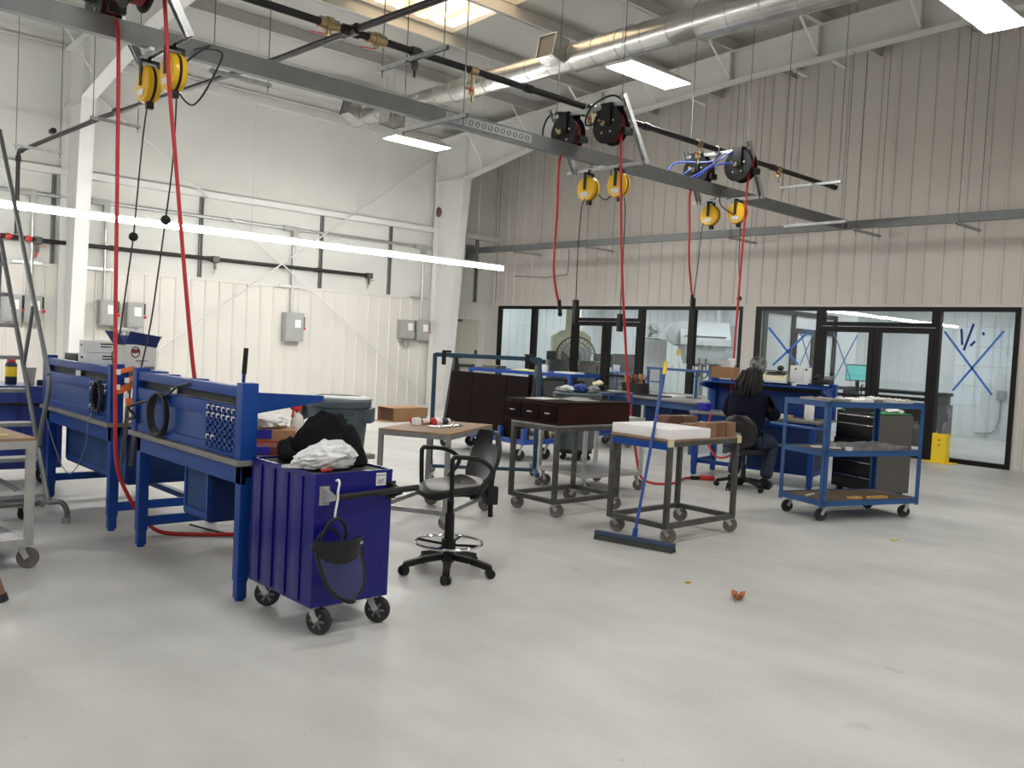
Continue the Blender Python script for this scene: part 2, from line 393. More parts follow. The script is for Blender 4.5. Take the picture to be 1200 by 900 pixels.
# door in the left wall
d1 = thing('door_1', '', ''); del d1['label']; del d1['category']; struct(d1)
m = MB(); fw = .07
m.lim((DX0, Y1-.03, 0), (DX0+fw, Y1+.06, DZ)); m.lim((DX1-fw, Y1-.03, 0), (DX1, Y1+.06, DZ)); m.lim((DX0+fw, Y1-.03, DZ-fw), (DX1-fw, Y1+.06, DZ)); m.build('door_frame', OFFW, d1, smooth=False)
m = MB(); m.lim((DX0+fw, Y1+.01, .01), (DX1-fw, Y1+.055, DZ-fw)); m.build('door_leaf', mat('cream door paint', (.56, .535, .45), .5), d1, smooth=False)
m = MB(); m.lim((DX1-fw-.09, Y1-.03, 1.22), (DX1-fw-.02, Y1+.01, 1.42), .004); m.lim((DX0+.14, Y1-.05, .98), (DX1-.16, Y1-.01, 1.05), .01); m.build('push_bar', DARKM, d1)
m = MB(); m.lim((DX0+.08, Y1-.07, DZ-.14), (DX0+.30, Y1-.01, DZ-.08), .006); m.build('door_closer', DARKM, d1)
m = MB(); m.lim((X1-.06, Y1-.10, 2.66), (X1-.03, Y1-.035, 6.4)); struct(m.build('trim_5', OFFW, smooth=False))

# storefront: frames, doors, panes
def sframe(name, y0, y1, z0, z1, w=.075, mid=None):
    m = MB(); x0, x1 = X1-.03, X1+.08
    m.lim((x0, y0, z0), (x1, y0+w, z1)); m.lim((x0, y1-w, z0), (x1, y1, z1)); m.lim((x0, y0+w, z1-w), (x1, y1-w, z1)); m.lim((x0, y0+w, z0), (x1, y1-w, z0+w))
    if mid: m.lim((x0, y0+w, mid-.03), (x1, y1-w, mid+.03))
    return m
def window(n, y0, y1, z0=0.0, z1=2.61):
    o = thing('window_%d' % n, '', ''); del o['label']; del o['category']; struct(o)
    sframe('f', y0, y1, z0, z1).build('window_frame', ALUF, o, smooth=False)
    MB().quad((X1+.023, y0+.06, z0+.06), (X1+.023, y1-.06, z0+.06), (X1+.023, y1-.06, z1-.06), (X1+.023, y0+.06, z1-.06)).build('pane', GLASS, o, smooth=False)
    return o
W = [(2, 16.13, 17.47), (3, 14.72, 16.13), (4, 11.30, 12.68), (5, 10.06, 11.30), (6, 8.38, 9.76), (7, 4.96, 6.26)]
for a in W: window(*a)
def storedoor(n, y0, y1):
    window(n+10, y0, y1, 2.26, 2.61)
    ym = (y0+y1)/2
    for a, b in ((y0, ym), (ym, y1)):
        o = thing('door_%d' % n, '', ''); del o['label']; del o['category']; struct(o)
        sframe('f', a+.004, b-.004, .01, 2.25, w=.10, mid=1.0 if b == y1 else 1.02).build('door_frame', ALUF, o, smooth=False)
        MB().quad((X1+.033, a+.08, .08), (X1+.033, b-.08, .08), (X1+.033, b-.08, 2.18), (X1+.033, a+.08, 2.18)).build('pane', GLASS, o, smooth=False)
        h = MB(); yy = b-.14 if a == y0 else a+.14
        h.tube([(X1-.03, yy, .9), (X1-.09, yy, .9), (X1-.09, yy, 1.2), (X1-.03, yy, 1.2)], .012); h.build('door_handle', ALUF, o)
storedoor(2, 12.68, 14.72); storedoor(3, 6.26, 8.38)

# glazed room beyond
R2W = mat('far room sheeting', (.66, .69, .69), .55, noise=.05, nscale=.8)
struct(ribbed((XR2, 19.6), (XR2, -1.5), 0, 3.3, (-1, 0)).build('wall_far_room', R2W, smooth=False))
struct(ribbed((X1+.1, 19.6), (XR2, 19.6), 0, 3.3, (0, -1)).build('wall_far_room_left', R2W, smooth=False))
struct(ribbed((XR2, -1.5), (X1+.1, -1.5), 0, 3.3, (0, 1)).build('wall_far_room_right', R2W, smooth=False))
m = MB(); m.lim((X1+.1, -1.5, 3.2), (XR2, 19.6, 3.3)); struct(m.build('ceiling_far_room', R2W, smooth=False))
for x in (17.6, 20.2):
    for y in (1.5, 5, 8.5, 12, 15.5, 18.3):
        o = thing('ceiling_light', 'recessed lit panel in the ceiling of the glazed room', 'light', (x, y, 3.2), 0, 'panels in the glazed room ceiling')
        MB().lim((-.62, -.32, -.035), (.62, .32, 0)).build('light_frame', WHTP, o, smooth=False)
        MB().quad((-.58, -.28, -.037), (-.58, .28, -.037), (.58, .28, -.037), (.58, -.28, -.037)).build('diffuser', ROOM2L, o, smooth=False)
# partition in the glazed room, between the two storefronts
m = MB(); m.lim((X1+.1, 9.86, 0), (20.0, 9.98, 3.2)); struct(m.build('wall_partition', R2W, smooth=False))
# ------------------------------------------------------------------ overhead services (world coordinates shifted to each thing's base)
def wb(m, name, mt, th, parent=None, **k):
    l = th.location; m.v = [(v[0]-l[0], v[1]-l[1], v[2]-l[2]) for v in m.v]
    return m.build(name, mt, parent or th, **k)
def channel(m, p, q, w=.041, h=.041):          # slotted strut: two flanges, web and slots as small gaps
    m.bar(p, q, w, h*.25); return m
def strutbar(m, p, q, w=.042):
    p, q = Vector(p), Vector(q); L = (q-p).length; d = (q-p)/L
    up = Vector((0, 0, 1)) if abs(d.z) < .9 else Vector((1, 0, 0))
    s = d.cross(up).normalized(); u = s.cross(d)
    m.bar(p + s*w*.45, q + s*w*.45, .004, w, up=u); m.bar(p - s*w*.45, q - s*w*.45, .004, w, up=u)
    n = max(2, int(L/.07))
    for i in range(n+1):                           # web with slots
        a = p + d*(L*i/n)
        m.bar(a - d*min(.02, L*i/n+.001) + u*w*.45, a + d*min(.02, L-L*i/n+.001) + u*w*.45, w*.9, .004, up=u)
    m.bar(p + s*w*.3 + u*w*.45, q + s*w*.3 + u*w*.45, w*.25, .004, up=u); m.bar(p - s*w*.3 + u*w*.45, q - s*w*.3 + u*w*.45, w*.25, .004, up=u)
    return m
# main beam: long grey channel
o = tag(MB().build('overhead_beam', STEELG), 'long grey steel channel beam running overhead and carrying the hose reels', 'beam')
bpy.data.objects.remove(o)
o = thing('overhead_beam', 'long grey steel channel beam running overhead and carrying the hose reels', 'beam', (4, 7.5, 3.87))
m = MB(); a, b = -6, 14.52
m.lim((a, 7.465, 3.87), (b, 7.475, 4.03)); m.lim((a, 7.475, 4.022), (b, 7.545, 4.03)); m.lim((a, 7.475, 3.87), (b, 7.545, 3.878)); m.lim((a, 7.535, 4.0), (b, 7.545, 4.022)); m.lim((a, 7.535, 3.878), (b, 7.545, 3.90))
wb(m, 'channel', STEELG, o, smooth=False)
sp = wb(MB().lim((5.75, 7.457, 3.905), (7.0, 7.4645, 4.005)), 'web_reflection', mat('painted web reflection', (.26, .265, .265), .4, .5), o, smooth=False)  # lighter plate stands in for light reflected off the perforated web
m = MB()
for k in range(13): x = 5.82+.092*k; m.ring((x, 7.456, 3.955), .026, .005, 16, 6, Matrix.Rotation(pi/2, 4, 'X'))
wb(m, 'punched_holes', STEELG, o, sp)['kind'] = 'stuff'
o = thing('overhead_beam', 'grey steel channel beam hung across the end wall above the glazing', 'beam', (14.6, 4, 3.88))
m = MB(); m.lim((14.56, -6, 3.88), (14.57, Y1-.05, 4.02)); m.lim((14.57, -6, 4.012), (14.64, Y1-.05, 4.02)); m.lim((14.57, -6, 3.88), (14.64, Y1-.05, 3.888)); wb(m, 'channel', STEELG, o, smooth=False)
m = MB(); m.lim((14.5, Y1-.12, 3.72), (14.7, Y1-.02, 4.1)); wb(m, 'wall_bracket', STEELG, o, smooth=False)

def hanger(p, q, zr, label, group=None, wr=True, mt=GALV, inset=.05):
    c = [(p[i]+q[i])/2 for i in range(3)]
    o = thing('trapeze_hanger', label, 'hanger', c, 0, group)
    wb(strutbar(MB(), p, q), 'cross_bar', mt, o, smooth=False)
    P, Q = Vector(p), Vector(q)
    for e in (P + (Q-P)*inset, Q + (P-Q)*inset):
        m = MB(); m.cyl((e.x, e.y, e.z-.09), (e.x, e.y, roofz(e.y)-.012 if zr is None else zr), .006, 6); m.cyl((e.x, e.y, e.z-.03), (e.x, e.y, e.z-.018), .014, 6)
        wb(m, 'threaded_rod', STEELG, o)
    return o
hanger((5.6, 8.05, 3.85), (5.6, 6.92, 3.85), None, 'slotted cross bar under the grey beam, just above the middle ceiling light')
hanger((13.6, 8.12, 3.85), (13.55, 6.98, 3.85), None, 'slotted cross bar under the far end of the reel beam')
hanger((5.28, 8.03, 4.42), (5.28, 6.87, 4.42), None, 'slotted cross bar carrying the black pipe near the brass valves')
hanger((13.2, 8.0, 4.42), (13.2, 6.93, 4.42), None, 'slotted cross bar at the capped end of the black pipe')
hanger((3.75, 16.2, 4.42), (4.48, 16.2, 4.42), None, 'cross bar under the black branch pipe beside the left wall')
hanger((3.95, 13.05, 4.42), (4.62, 13.05, 4.42), None, 'cross bar under the black branch pipe in front of the left column')
hanger((4.10, 9.54, 4.42), (4.82, 9.54, 4.42), None, 'cross bar under the black branch pipe nearest the grey beam')
for y, t in ((13.55, 'left of the middle hose reels'), (9.82, 'behind the right hose reels'), (7.32, 'beside the end of the reel beam'), (5.65, 'furthest right along the end wall')):
    hanger((14.5, y, 3.86), (15.46, y, 3.86), None, 'short cross bar holding the end wall beam, ' + t)
for y in (15.9, ):
    hanger((14.5, y, 3.86), (15.46, y, 3.86), None, 'short cross bar holding the end wall beam, next to the corner')

# compressed-air main
o = thing('air_main_pipe', 'black iron air pipe running overhead above the grey beam', 'pipe', (4, 7.45, 4.5))
m = MB(); m.cyl((-6, 7.45, 4.5), (13.9, 7.45, 4.5), .037, 14); m.cyl((13.9, 7.45, 4.5), (14.0, 7.45, 4.5), .046, 14); wb(m, 'pipe_run', BLACKP, o)
m = MB(); m.cyl((4.47, 7.45, 4.5), (4.65, 7.45, 4.5), .052, 14); m.cyl((4.56, 7.33, 4.5), (4.56, 7.57, 4.5), .052, 14); wb(m, 'cross_fitting', BLACKP, o)
for x in (3.0, 6.9, 9.0, 12.05): wb(MB().cyl((x-.05, 7.45, 4.5), (x+.05, 7.45, 4.5), .048, 14), 'pipe_fitting', BLACKP, o)
for x in (4.32, 4.85):
    m = MB(); m.cyl((x-.10, 7.45, 4.5), (x+.10, 7.45, 4.5), .055, 12); m.cyl((x-.03, 7.45, 4.5), (x+.03, 7.45, 4.5), .068, 12); m.cyl((x, 7.45, 4.5), (x, 7.45, 4.40), .022, 10); v = wb(m, 'ball_valve', BRASS, o)
    m = MB(); m.bar((x, 7.45, 4.405), (x-.2, 7.41, 4.37), .025, .008); wb(m, 'valve_handle', REDP, o, v)
for x, z1, br in ((5.32, 4.24, 0), (6.08, 4.16, 1), (7.95, 4.25, 1), (10.15, 4.22, 1), (12.2, 4.3, 1)):
    m = MB(); m.cyl((x, 7.45, 4.5), (x, 7.45, z1+.1), .02, 10); m.cyl((x-.05, 7.45, 4.5), (x+.05, 7.45, 4.5), .05, 12); m.cyl((x, 7.45, z1+.16), (x, 7.45, z1+.08), .038, 10); m.cyl((x, 7.45, z1+.1), (x-.02, 7.42, z1), .014, 8)
    v = wb(m, 'drop_valve', BRASS if br else DARKM, o)
    m = MB(); m.bar((x, 7.43, z1+.12), (x-.14, 7.40, z1+.13), .025, .01); wb(m, 'valve_handle', REDP if br else BLACK, o, v)
o = thing('air_branch_pipe', 'black branch pipe crossing under the roof to the left wall and dropping to red valves', 'pipe', (4.1, 17.0, 3.05))
m = MB(); m.tube([(4.72, 4.2, 4.5), (4.56, 7.45, 4.5), (4.52, 8.83, 4.5), (4.18, 13.2, 4.5), (4.07, 17.1, 4.5), (4.06, 17.18, 4.47), (4.06, 17.2, 4.38), (4.06, 17.2, 3.08)], .034, 12); wb(m, 'pipe_run', BLACKP, o)
for q in (MB().cyl((4.08, 17.05, 4.5), (4.07, 17.15, 4.5), .045, 12), MB().cyl((4.06, 17.2, 4.42), (4.06, 17.2, 4.32), .045, 12)): wb(q, 'pipe_fitting', BLACKP, o)
for y in (9.3, 12.7, 14.9): wb(MB().cyl((4.48-(y-9.3)*.09, y-.06, 4.5), (4.48-(y-9.3)*.09, y+.06, 4.5), .044, 12), 'pipe_fitting', BLACKP, o)
wb(MB().cyl((3.6, 17.3, 3.05), (4.5, 17.6, 3.05), .04, 12), 'valve_manifold', BLACKP, o)
for x in (3.78, 3.98, 4.32): wb(MB().ball((x, 17.3+(x-3.6)*.33, 3.05), .07, 10, (1.2, 1, .8)), 'ball_valve', REDP, o)

# hose-reel stations
def reel_black(xc, y, z, hose, label, grp, fitting=None, coil=(0, 0, 1), loop=None):
    o = thing('air_hose_reel', label, 'hose reel', (xc, y, z), 0, grp)
    r = .215
    m = MB(); m.lathe([(.03, -.085), (r, -.085), (r+.006, -.075), (r, -.065), (.12, -.06), (.12, .06), (r, .065), (r+.006, .075), (r, .085), (.03, .085)], 32, (0, 0, 0), 'X'); m.build('spool', BLACK, o)
    m = MB(); m.lathe([(.125, -.055), (.165, -.05), (.17, 0), (.165, .05), (.125, .055)], 32, (0, 0, 0), 'X')
    for i in range(5): m.ring((-.044+i*.022, 0, 0), .165, .011, 28, 6, Matrix.Rotation(pi/2, 4, 'Y'))
    m.build('wound_hose', mat('shaded red hose', (.24, .012, .014), .5), o)  # hose red darkened to paint in shade between the spool flanges
    m = MB(); m.lim((-.012+.10, -.09, -.03), (.012+.10, .09, .245), .006); m.lim((-.11, -.09, .225), (.11, .09, .245), .006); m.lim((-.075, -.27, -.24), (.075, -.19, -.12), .015) if False else None
    m.lim((-.11, -.07, -.02), (-.095, .07, .24), .005); m.lim((-.05, -.26, -.13), (.09, -.2, -.05), .012); m.bar((.1, -.05, -.02), (.02, -.22, -.09), .03, .03); m.build('mount_bracket', BLACK, o)
    m = MB(); m.cyl((-.1, 0, 0), (-.16, 0, 0), .03, 14); m.cyl((-.13, .02, .0), (-.15, .07, .05), .012, 8)
    hb = m.build('hub', BRASS if loop else DARKM, o)
    for k in range(5):
        a = 2*pi*k/5+.3; m = MB(); m.cyl((-.088, .11*cos(a), .11*sin(a)), (-.095, .11*cos(a), .11*sin(a)), .014, 8); m.build('hub_bolt', GALV, o).parent = hb
    if loop:
        m = MB(); m.tube(spline(loop, 8), .012, 8); wb(m, 'feed_hose', mat('blue feed hose', (.02, .06, .42), .4) if loop[0][0] > 9.5 else CORD, o)
    m = MB(); m.tube(spline(hose, 10), .0155, 10); hz = wb(m, 'hanging_hose', RED, o)
    if fitting:
        e = Vector(hose[-1]); m = MB(); m.cyl(e + Vector((0, 0, .03)), e - Vector((-.03, 0, .12)), .024, 10); m.ball(e - Vector((-.03, 0, .14)), .03, 8); wb(m, 'hose_fitting', BLACK, o, hz)
    return o
def reel_yellow(xc, y, z, cord, label, grp, ball=None, fit=None, tail=None):
    o = thing('cord_reel', label, 'cord reel', (xc, y, z), 0, grp); r = .152
    for s in (-1, 1):
        m = MB(); m.lathe([(.02, s*.012), (r, s*.012), (r+.002, s*.03), (r*.93, s*.055), (.05, s*.066), (.02, s*.066)], 32, (0, 0, 0), 'X'); m.build('half_shell', YEL, o)
    m = MB(); m.lathe([(.02, -.014), (r-.004, -.014), (r+.004, 0), (r-.004, .014), (.02, .014)], 32, (0, 0, 0), 'X'); m.lim((-.03, -.05, -r-.05), (.03, .0, -r+.02), .01); m.build('cord_slot', BLACK, o)
    m = MB()
    for s in (-1, 1): m.lim((s*.070-.008, -.02, -.02), (s*.070+.008, .02, .19), .006)
    m.lim((-.078, -.022, .175), (.078, .022, .2), .006); m.cyl((0, 0, .19), (0, 0, .24), .014, 8); m.build('hanging_bracket', BLACK, o)
    m = MB(); m.prism([Vector((-.0675, y_, z_)) for y_, z_ in ((-.07, -.05), (.07, -.05), (.05, -.1), (-.05, -.1))], (-.001, 0, 0), (0, 0, 0)); m.build('rating_label', WHT, o, smooth=False)
    if tail: wb(MB().tube(spline(tail, 8), .008, 8), 'supply_cord', CORD, o)
    hz = wb(MB().tube(spline(cord, 10), .0065, 8), 'hanging_cord', CORD, o)
    if ball: wb(MB().ball(ball, .038, 12), 'cord_stop', BLACK, o, hz)
    if fit: e = Vector(cord[-1]); wb(MB().lim((e.x-.03, e.y-.03, e.z-fit), (e.x+.03, e.y+.03, e.z+.02), .01), 'outlet_box', BLACK, o, hz)
    return o
def reelframe(xt, xb, y0, y1, label):
    o = thing('reel_frame', label, 'frame', (xt, 7.45, 3.85), 0)
    m = MB(); strutbar(m, (xt, y0-.05, 4.44), (xt, y1-.05, 4.44)); wb(m, 'top_bar', GALV, o, smooth=False)
    m = MB(); strutbar(m, (xb, y0-.08, 3.84), (xb, y1+.08, 3.84)); wb(m, 'bottom_bar', GALV, o, smooth=False)
    for y in (y0-.05, y1-.05):
        m = MB(); strutbar(m, (xt-.05, y, 4.53), (xb, y, 3.82), .06); wb(m, 'slanted_post', GALV, o, smooth=False)
    m = MB(); m.cyl((xt, 7.40, 4.42), (xt, 7.5, 4.42), .012); m.ring((xt, 7.45, 4.5), .043, .006, 16, 6, Matrix.Rotation(pi/2, 4, 'Y')); wb(m, 'pipe_clamp', GALV, o); wb(MB().lim((xb-.06, 7.44, 3.84), (xb+.06, 7.56, 3.868)), 'beam_clamp', GALV, o)
    for y in (y0, y1-.1):
        for dx in (0,): wb(MB().cyl((xt+dx, y, 4.45), (xt+dx, y, roofz(y)-.012), .005, 6), 'threaded_rod', STEELG, o)
reelframe(2.40, 2.75, 6.85, 7.85, 'galvanised strut frame of the hose reels at the upper left')
reelframe(7.82, 8.26, 6.85, 8.0, 'galvanised strut frame of the middle hose reels')
reelframe(10.57, 10.93, 6.95, 8.0, 'galvanised strut frame of the right hose reels with blue feed hoses')
reel_black(2.42, 7.72, 4.2, [(2.43, 7.53, 4.05), (2.43, 7.40, 3.85), (2.40, 7.24, 2.80), (2.37, 7.10, 1.80), (2.335, 6.93, 1.0), (2.33, 6.85, .58), (2.40, 6.82, .34), (2.52, 6.80, .14), (2.64, 6.78, .03), (2.8, 6.66, .015), (3.05, 6.5, .015), (3.5, 6.3, .015)], 'left hose reel of the upper left pair, hose reaching the floor between benches', 'hose reels')
reel_black(2.42, 7.02, 4.2, [(2.56, 6.86, 4.2), (2.60, 6.9, 4.0), (2.64, 6.88, 3.45), (2.69, 6.83, 2.87), (2.76, 6.74, 1.96), (2.82, 6.65, 1.23), (2.86, 6.55, .95), (2.9, 6.3, .862), (2.95, 6.1, .858)], 'right hose reel of the upper left pair, its red hose dropping behind the near bench', 'hose reels')
reel_black(7.87, 7.74, 4.22, [(7.77, 7.6, 4.02), (7.51, 7.5, 3.83), (7.51, 7.5, 3.19), (7.50, 7.5, 2.58), (7.56, 7.5, 2.28), (7.62, 7.5, 2.14)], 'left black hose reel of the middle pair with a short red hose', 'hose reels', True, loop=[(7.80, 7.74, 4.24), (7.72, 7.95, 4.1), (7.74, 8.05, 4.3), (7.82, 7.95, 4.5), (7.95, 7.5, 4.42)])
reel_black(7.87, 7.04, 4.22, [(7.9, 6.9, 4.1), (7.94, 6.93, 3.95), (8.02, 6.90, 2.71), (8.13, 6.86, 1.71), (8.22, 6.81, .90), (8.34, 6.78, .39), (8.43, 6.76, .1), (8.53, 6.66, .02), (8.72, 6.52, .02), (9.0, 6.6, .02), (9.3, 6.72, .02), (9.5, 6.6, .02)], 'right black hose reel of the middle pair, its red hose trailing on the floor', 'hose reels', loop=[(7.72, 7.04, 4.24), (7.66, 7.25, 4.22), (7.74, 7.24, 4.45), (7.84, 7.0, 4.56), (7.95, 6.86, 4.4), (7.95, 6.86, 4.2)])
reel_black(10.58, 7.74, 4.22, [(10.4, 7.6, 4.0), (10.09, 7.5, 3.84), (10.12, 7.5, 3.3), (10.15, 7.5, 2.9), (10.27, 7.5, 2.40)], 'left hose reel of the right pair with a short red hose', 'hose reels', True, loop=[(10.42, 7.74, 4.24), (10.32, 7.95, 4.1), (10.36, 8.1, 4.25), (10.45, 8.0, 4.36), (10.5, 7.5, 4.32), (10.55, 7.36, 4.44)])
reel_black(10.58, 7.04, 4.22, [(10.6, 6.9, 4.1), (10.63, 6.95, 3.95), (10.60, 6.95, 2.99), (10.52, 6.92, 2.04), (10.40, 6.85, 1.1), (10.36, 6.8, .90), (10.3, 6.7, .862), (10.2, 6.68, .86)], 'right hose reel of the right pair, its red hose dropping beside the seated person', 'hose reels', loop=[(10.43, 7.04, 4.24), (10.3, 7.3, 4.2), (10.3, 7.7, 4.02), (10.3, 7.95, 4.1), (10.36, 7.7, 4.1), (10.45, 7.2, 4.36), (10.55, 7.14, 4.44)])
reel_yellow(2.75, 7.6, 3.60, [(2.74, 7.57, 3.46), (2.71, 7.55, 3.3), (2.68, 7.53, 3.01), (2.63, 7.46, 2.58), (2.60, 7.42, 2.32), (2.53, 7.35, 1.88), (2.47, 7.29, 1.51), (2.40, 7.22, 1.30)], 'yellow cord reel, left one under the upper left frame', 'yellow cord reels', (2.60, 7.42, 2.32), tail=[(2.85, 7.5, 3.7), (2.95, 7.3, 3.45), (2.93, 7.0, 3.42), (3.0, 6.85, 3.65), (3.05, 6.9, 3.8), (3.08, 7.42, 3.95)])
reel_yellow(2.75, 7.08, 3.60, [(2.77, 7.06, 3.44), (2.76, 7.04, 3.2), (2.73, 7.00, 2.83), (2.67, 6.94, 2.43), (2.60, 6.87, 2.01), (2.53, 6.80, 1.62), (2.44, 6.72, 1.28)], 'yellow cord reel, right one under the upper left frame', 'yellow cord reels', (2.67, 6.94, 2.43), tail=[(2.83, 7.05, 3.7), (2.9, 6.95, 3.78), (3.0, 7.0, 3.86), (3.05, 7.42, 3.93)])
reel_yellow(8.22, 7.68, 3.60, [(8.12, 7.64, 3.46), (8.03, 7.60, 3.3), (8.01, 7.6, 2.74), (8.02, 7.6, 2.18)], 'left yellow cord reel under the middle frame', 'yellow cord reels', fit=.28, tail=[(8.3, 7.6, 3.55), (8.3, 7.45, 3.46), (8.28, 7.32, 3.56), (8.25, 7.35, 3.8)])
reel_yellow(8.22, 7.18, 3.60, [(8.3, 7.15, 3.46), (8.33, 7.15, 3.3), (8.34, 7.15, 2.76), (8.34, 7.15, 2.29), (8.35, 7.15, 2.03)], 'right yellow cord reel under the middle frame, behind the long red hose', 'yellow cord reels', fit=.2)
reel_yellow(10.93, 7.74, 3.64, [(10.75, 7.72, 3.5), (10.68, 7.70, 3.4), (10.64, 7.7, 2.90), (10.57, 7.7, 2.39)], 'left yellow cord reel under the right frame', 'yellow cord reels', fit=.15, tail=[(10.93, 7.7, 3.85), (10.9, 7.6, 3.95), (10.8, 7.42, 4.0)])
reel_yellow(10.93, 7.28, 3.64, [(10.9, 7.24, 3.5), (10.9, 7.2, 3.4), (10.91, 7.2, 3.03), (10.98, 7.2, 2.43), (10.95, 7.2, 1.88), (10.8, 7.15, 1.35)], 'right yellow cord reel under the right frame', 'yellow cord reels', (10.98, 7.2, 2.43), tail=[(10.85, 7.28, 3.6), (10.75, 7.45, 3.75), (10.68, 7.42, 3.95)])

# ventilation duct
o = thing('spiral_duct', 'shiny round sheet metal duct hung under the roof with square grilles', 'duct', (10, 9, 6.1))
segs = [(16.05, 12.7, .165), (12.7, 9.75, .19), (9.75, 7.4, .215), (7.4, 3.9, .245), (3.9, -3, .27)]
for i, (a, b, r_) in enumerate(segs):
    m = MB(); n = max(3, int((a-b)/.45)); pr = []
    for k in range(n+1):
        y = a + (b-a)*k/n
        pr += [(10, y+.012, 6.1, r_), (10, y+.008, 6.1, r_+.008), (10, y-.008, 6.1, r_+.008), (10, y-.012, 6.1, r_)]
    if i+1 < len(segs): pr += [(10, b-.12, 6.1, segs[i+1][2])]
    m.tube([p[:3] for p in pr], [p[3] for p in pr], 28); wb(m, 'duct_section', DUCTM, o)
GRIL = mat('grille mesh', (.17, .17, .165), .6)
def grille(c, n, s=.34):
    n = Vector(n).normalized(); up = Vector((0, 1, 0)); M = Matrix((( n.x, up.x, n.cross(up).x, 0), (n.y, up.y, n.cross(up).y, 0), (n.z, up.z, n.cross(up).z, 0), (0, 0, 0, 1)))
    cc = Vector(c); m = MB()
    for a, b in (((0, s/2, 0), (.3, .012, s)), ((0, -s/2, 0), (.3, .012, s)), ((0, 0, s/2), (.3, s, .012)), ((0, 0, -s/2), (.3, s, .012))): m.box(cc + M @ Vector(a), b, M=M)
    g = wb(m, 'diffuser_box', DUCTM, o, smooth=False)
    m = MB(); m.box(cc + M @ Vector((.12, 0, 0)), (.01, s-.02, s-.02), M=M); wb(m, 'grille', GRIL, o, g, smooth=False)
grille((9.72, 15.75, 6.2), (-1, -.3, .25), .36); grille((9.95, 14.6, 5.9), (-.1, 0, -1), .36); grille((9.68, 9.95, 6.17), (-1, 0, .2), .36); grille((9.7, 4.4, 6.1), (-1, 0, 0), .36)
for y in (14.9, 11.8, 8.6, 5.2, 2.2):
    m = MB(); m.ring((10, y, 6.1), .255 if y < 7 else (.235 if y < 9 else .2), .006, 24, 6, Matrix.Rotation(pi/2, 4, 'X')); m.cyl((10, y, 6.1+.2), (10, y, roofz(y)-.1), .004, 6)
    wb(m, 'hanging_strap', GALV, o)

# services on the left wall
o = thing('conduit_run', 'grey electrical conduit along the left wall with four drops to the switches', 'conduit', (9, Y1, 3.88))
m = MB(); m.cyl((-4, Y1-.08, 3.88), (13.35, Y1-.08, 3.88), .036, 10)
wb(m, 'conduit', GALV, o)
for x in (4.42, 5.67, 9.6, 13.12):
    m = MB(); m.lim((x-.28, Y1-.14, 3.83), (x+.02, Y1-.03, 3.93), .02); m.lim((x-.06, Y1-.15, 3.68), (x+.06, Y1-.03, 3.93), .03); j = wb(m, 'junction_fitting', CBOX, o)
    m = MB(); m.cyl((x, Y1-.08, 3.7), (x, Y1-.08, 2.05), .027, 10); wb(m, 'drop_conduit', GALV, o, j)
    m = MB(); strutbar(m, (x-.32, Y1-.065, 2.64), (x+.18, Y1-.065, 2.64), .05); wb(m, 'strut_bracket', GALV, o, smooth=False)
def switchbox(x0, x1, z0, z1, label):
    o = thing('disconnect_switch', label, 'switch box', ((x0+x1)/2, Y1, z0))
    m = MB(); m.lim((x0, Y1-.22, z0), (x1, Y1-.02, z1), .012); b = wb(m, 'enclosure', CBOX, o)
    m = MB(); m.lim((x0+.02, Y1-.232, z0+.03), (x1-.02, Y1-.218, z1-.03), .005); wb(m, 'cover', CBOX, o)
    xm = x0 + (x1-x0)*.72; zm = z0 + (z1-z0)*.56
    m = MB(); m.lim((xm-.10, Y1-.235, zm-.05), (xm+.04, Y1-.231, zm+.12)); wb(m, 'warning_label', WHT, o, smooth=False)
    m = MB(); m.lim((x1, Y1-.2, zm-.02), (x1+.035, Y1-.12, zm+.2), .01); h = wb(m, 'lever', BLACK, o)
    m = MB(); m.ball((x1+.03, Y1-.18, zm-.06), .035, 10); wb(m, 'lever_grip', REDP, o, h)
for a in ((3.93, 4.25, 1.57, 2.05, 'grey switch box behind the rolling ladder, left of its pair'), (4.29, 4.58, 1.57, 2.05, 'grey switch box behind the rolling ladder, right of its pair'),
          (5.57, 5.89, 1.58, 2.06, 'grey switch box beside the left column, left of its pair'), (6.07, 6.38, 1.57, 2.05, 'grey switch box beside the left column, right of its pair'),
          (9.41, 9.84, 1.44, 2.07, 'single grey switch box in the middle of the left wall'),
          (12.46, 12.85, 1.63, 2.08, 'grey switch box beside the far column, left of its pair'), (12.93, 13.3, 1.61, 2.08, 'grey switch box beside the far column, right of its pair')): switchbox(*a)
for x0, x1, z, t in ((5.85, 6.25, 1.44, 'beside the left column'), (12.5, 12.8, 1.5, 'beside the far column')):
    o = thing('cable_trough', 'small grey conduit fitting under the switch boxes ' + t, 'conduit fitting', ((x0+x1)/2, Y1, z))
    m = MB(); m.lim((x0, Y1-.17, z+.05), (x1, Y1-.02, z+.12), .01); m.cyl((x0+.2, Y1-.09, z+.05), (x0+.2, Y1-.09, z-.06), .05, 12); wb(m, 'trough_body', GALV, o)
o = thing('low_air_pipe', 'black iron pipe running low along the left wall', 'pipe', (8, Y1, 3.05))
m = MB(); m.cyl((3.4, Y1-.10, 3.05), (11.55, Y1-.10, 3.05), .04, 12)
for x in (5.8, 7.7, 10.2): m.cyl((x-.06, Y1-.1, 3.05), (x+.06, Y1-.1, 3.05), .05, 12)
wb(m, 'pipe_run', BLACKP, o)
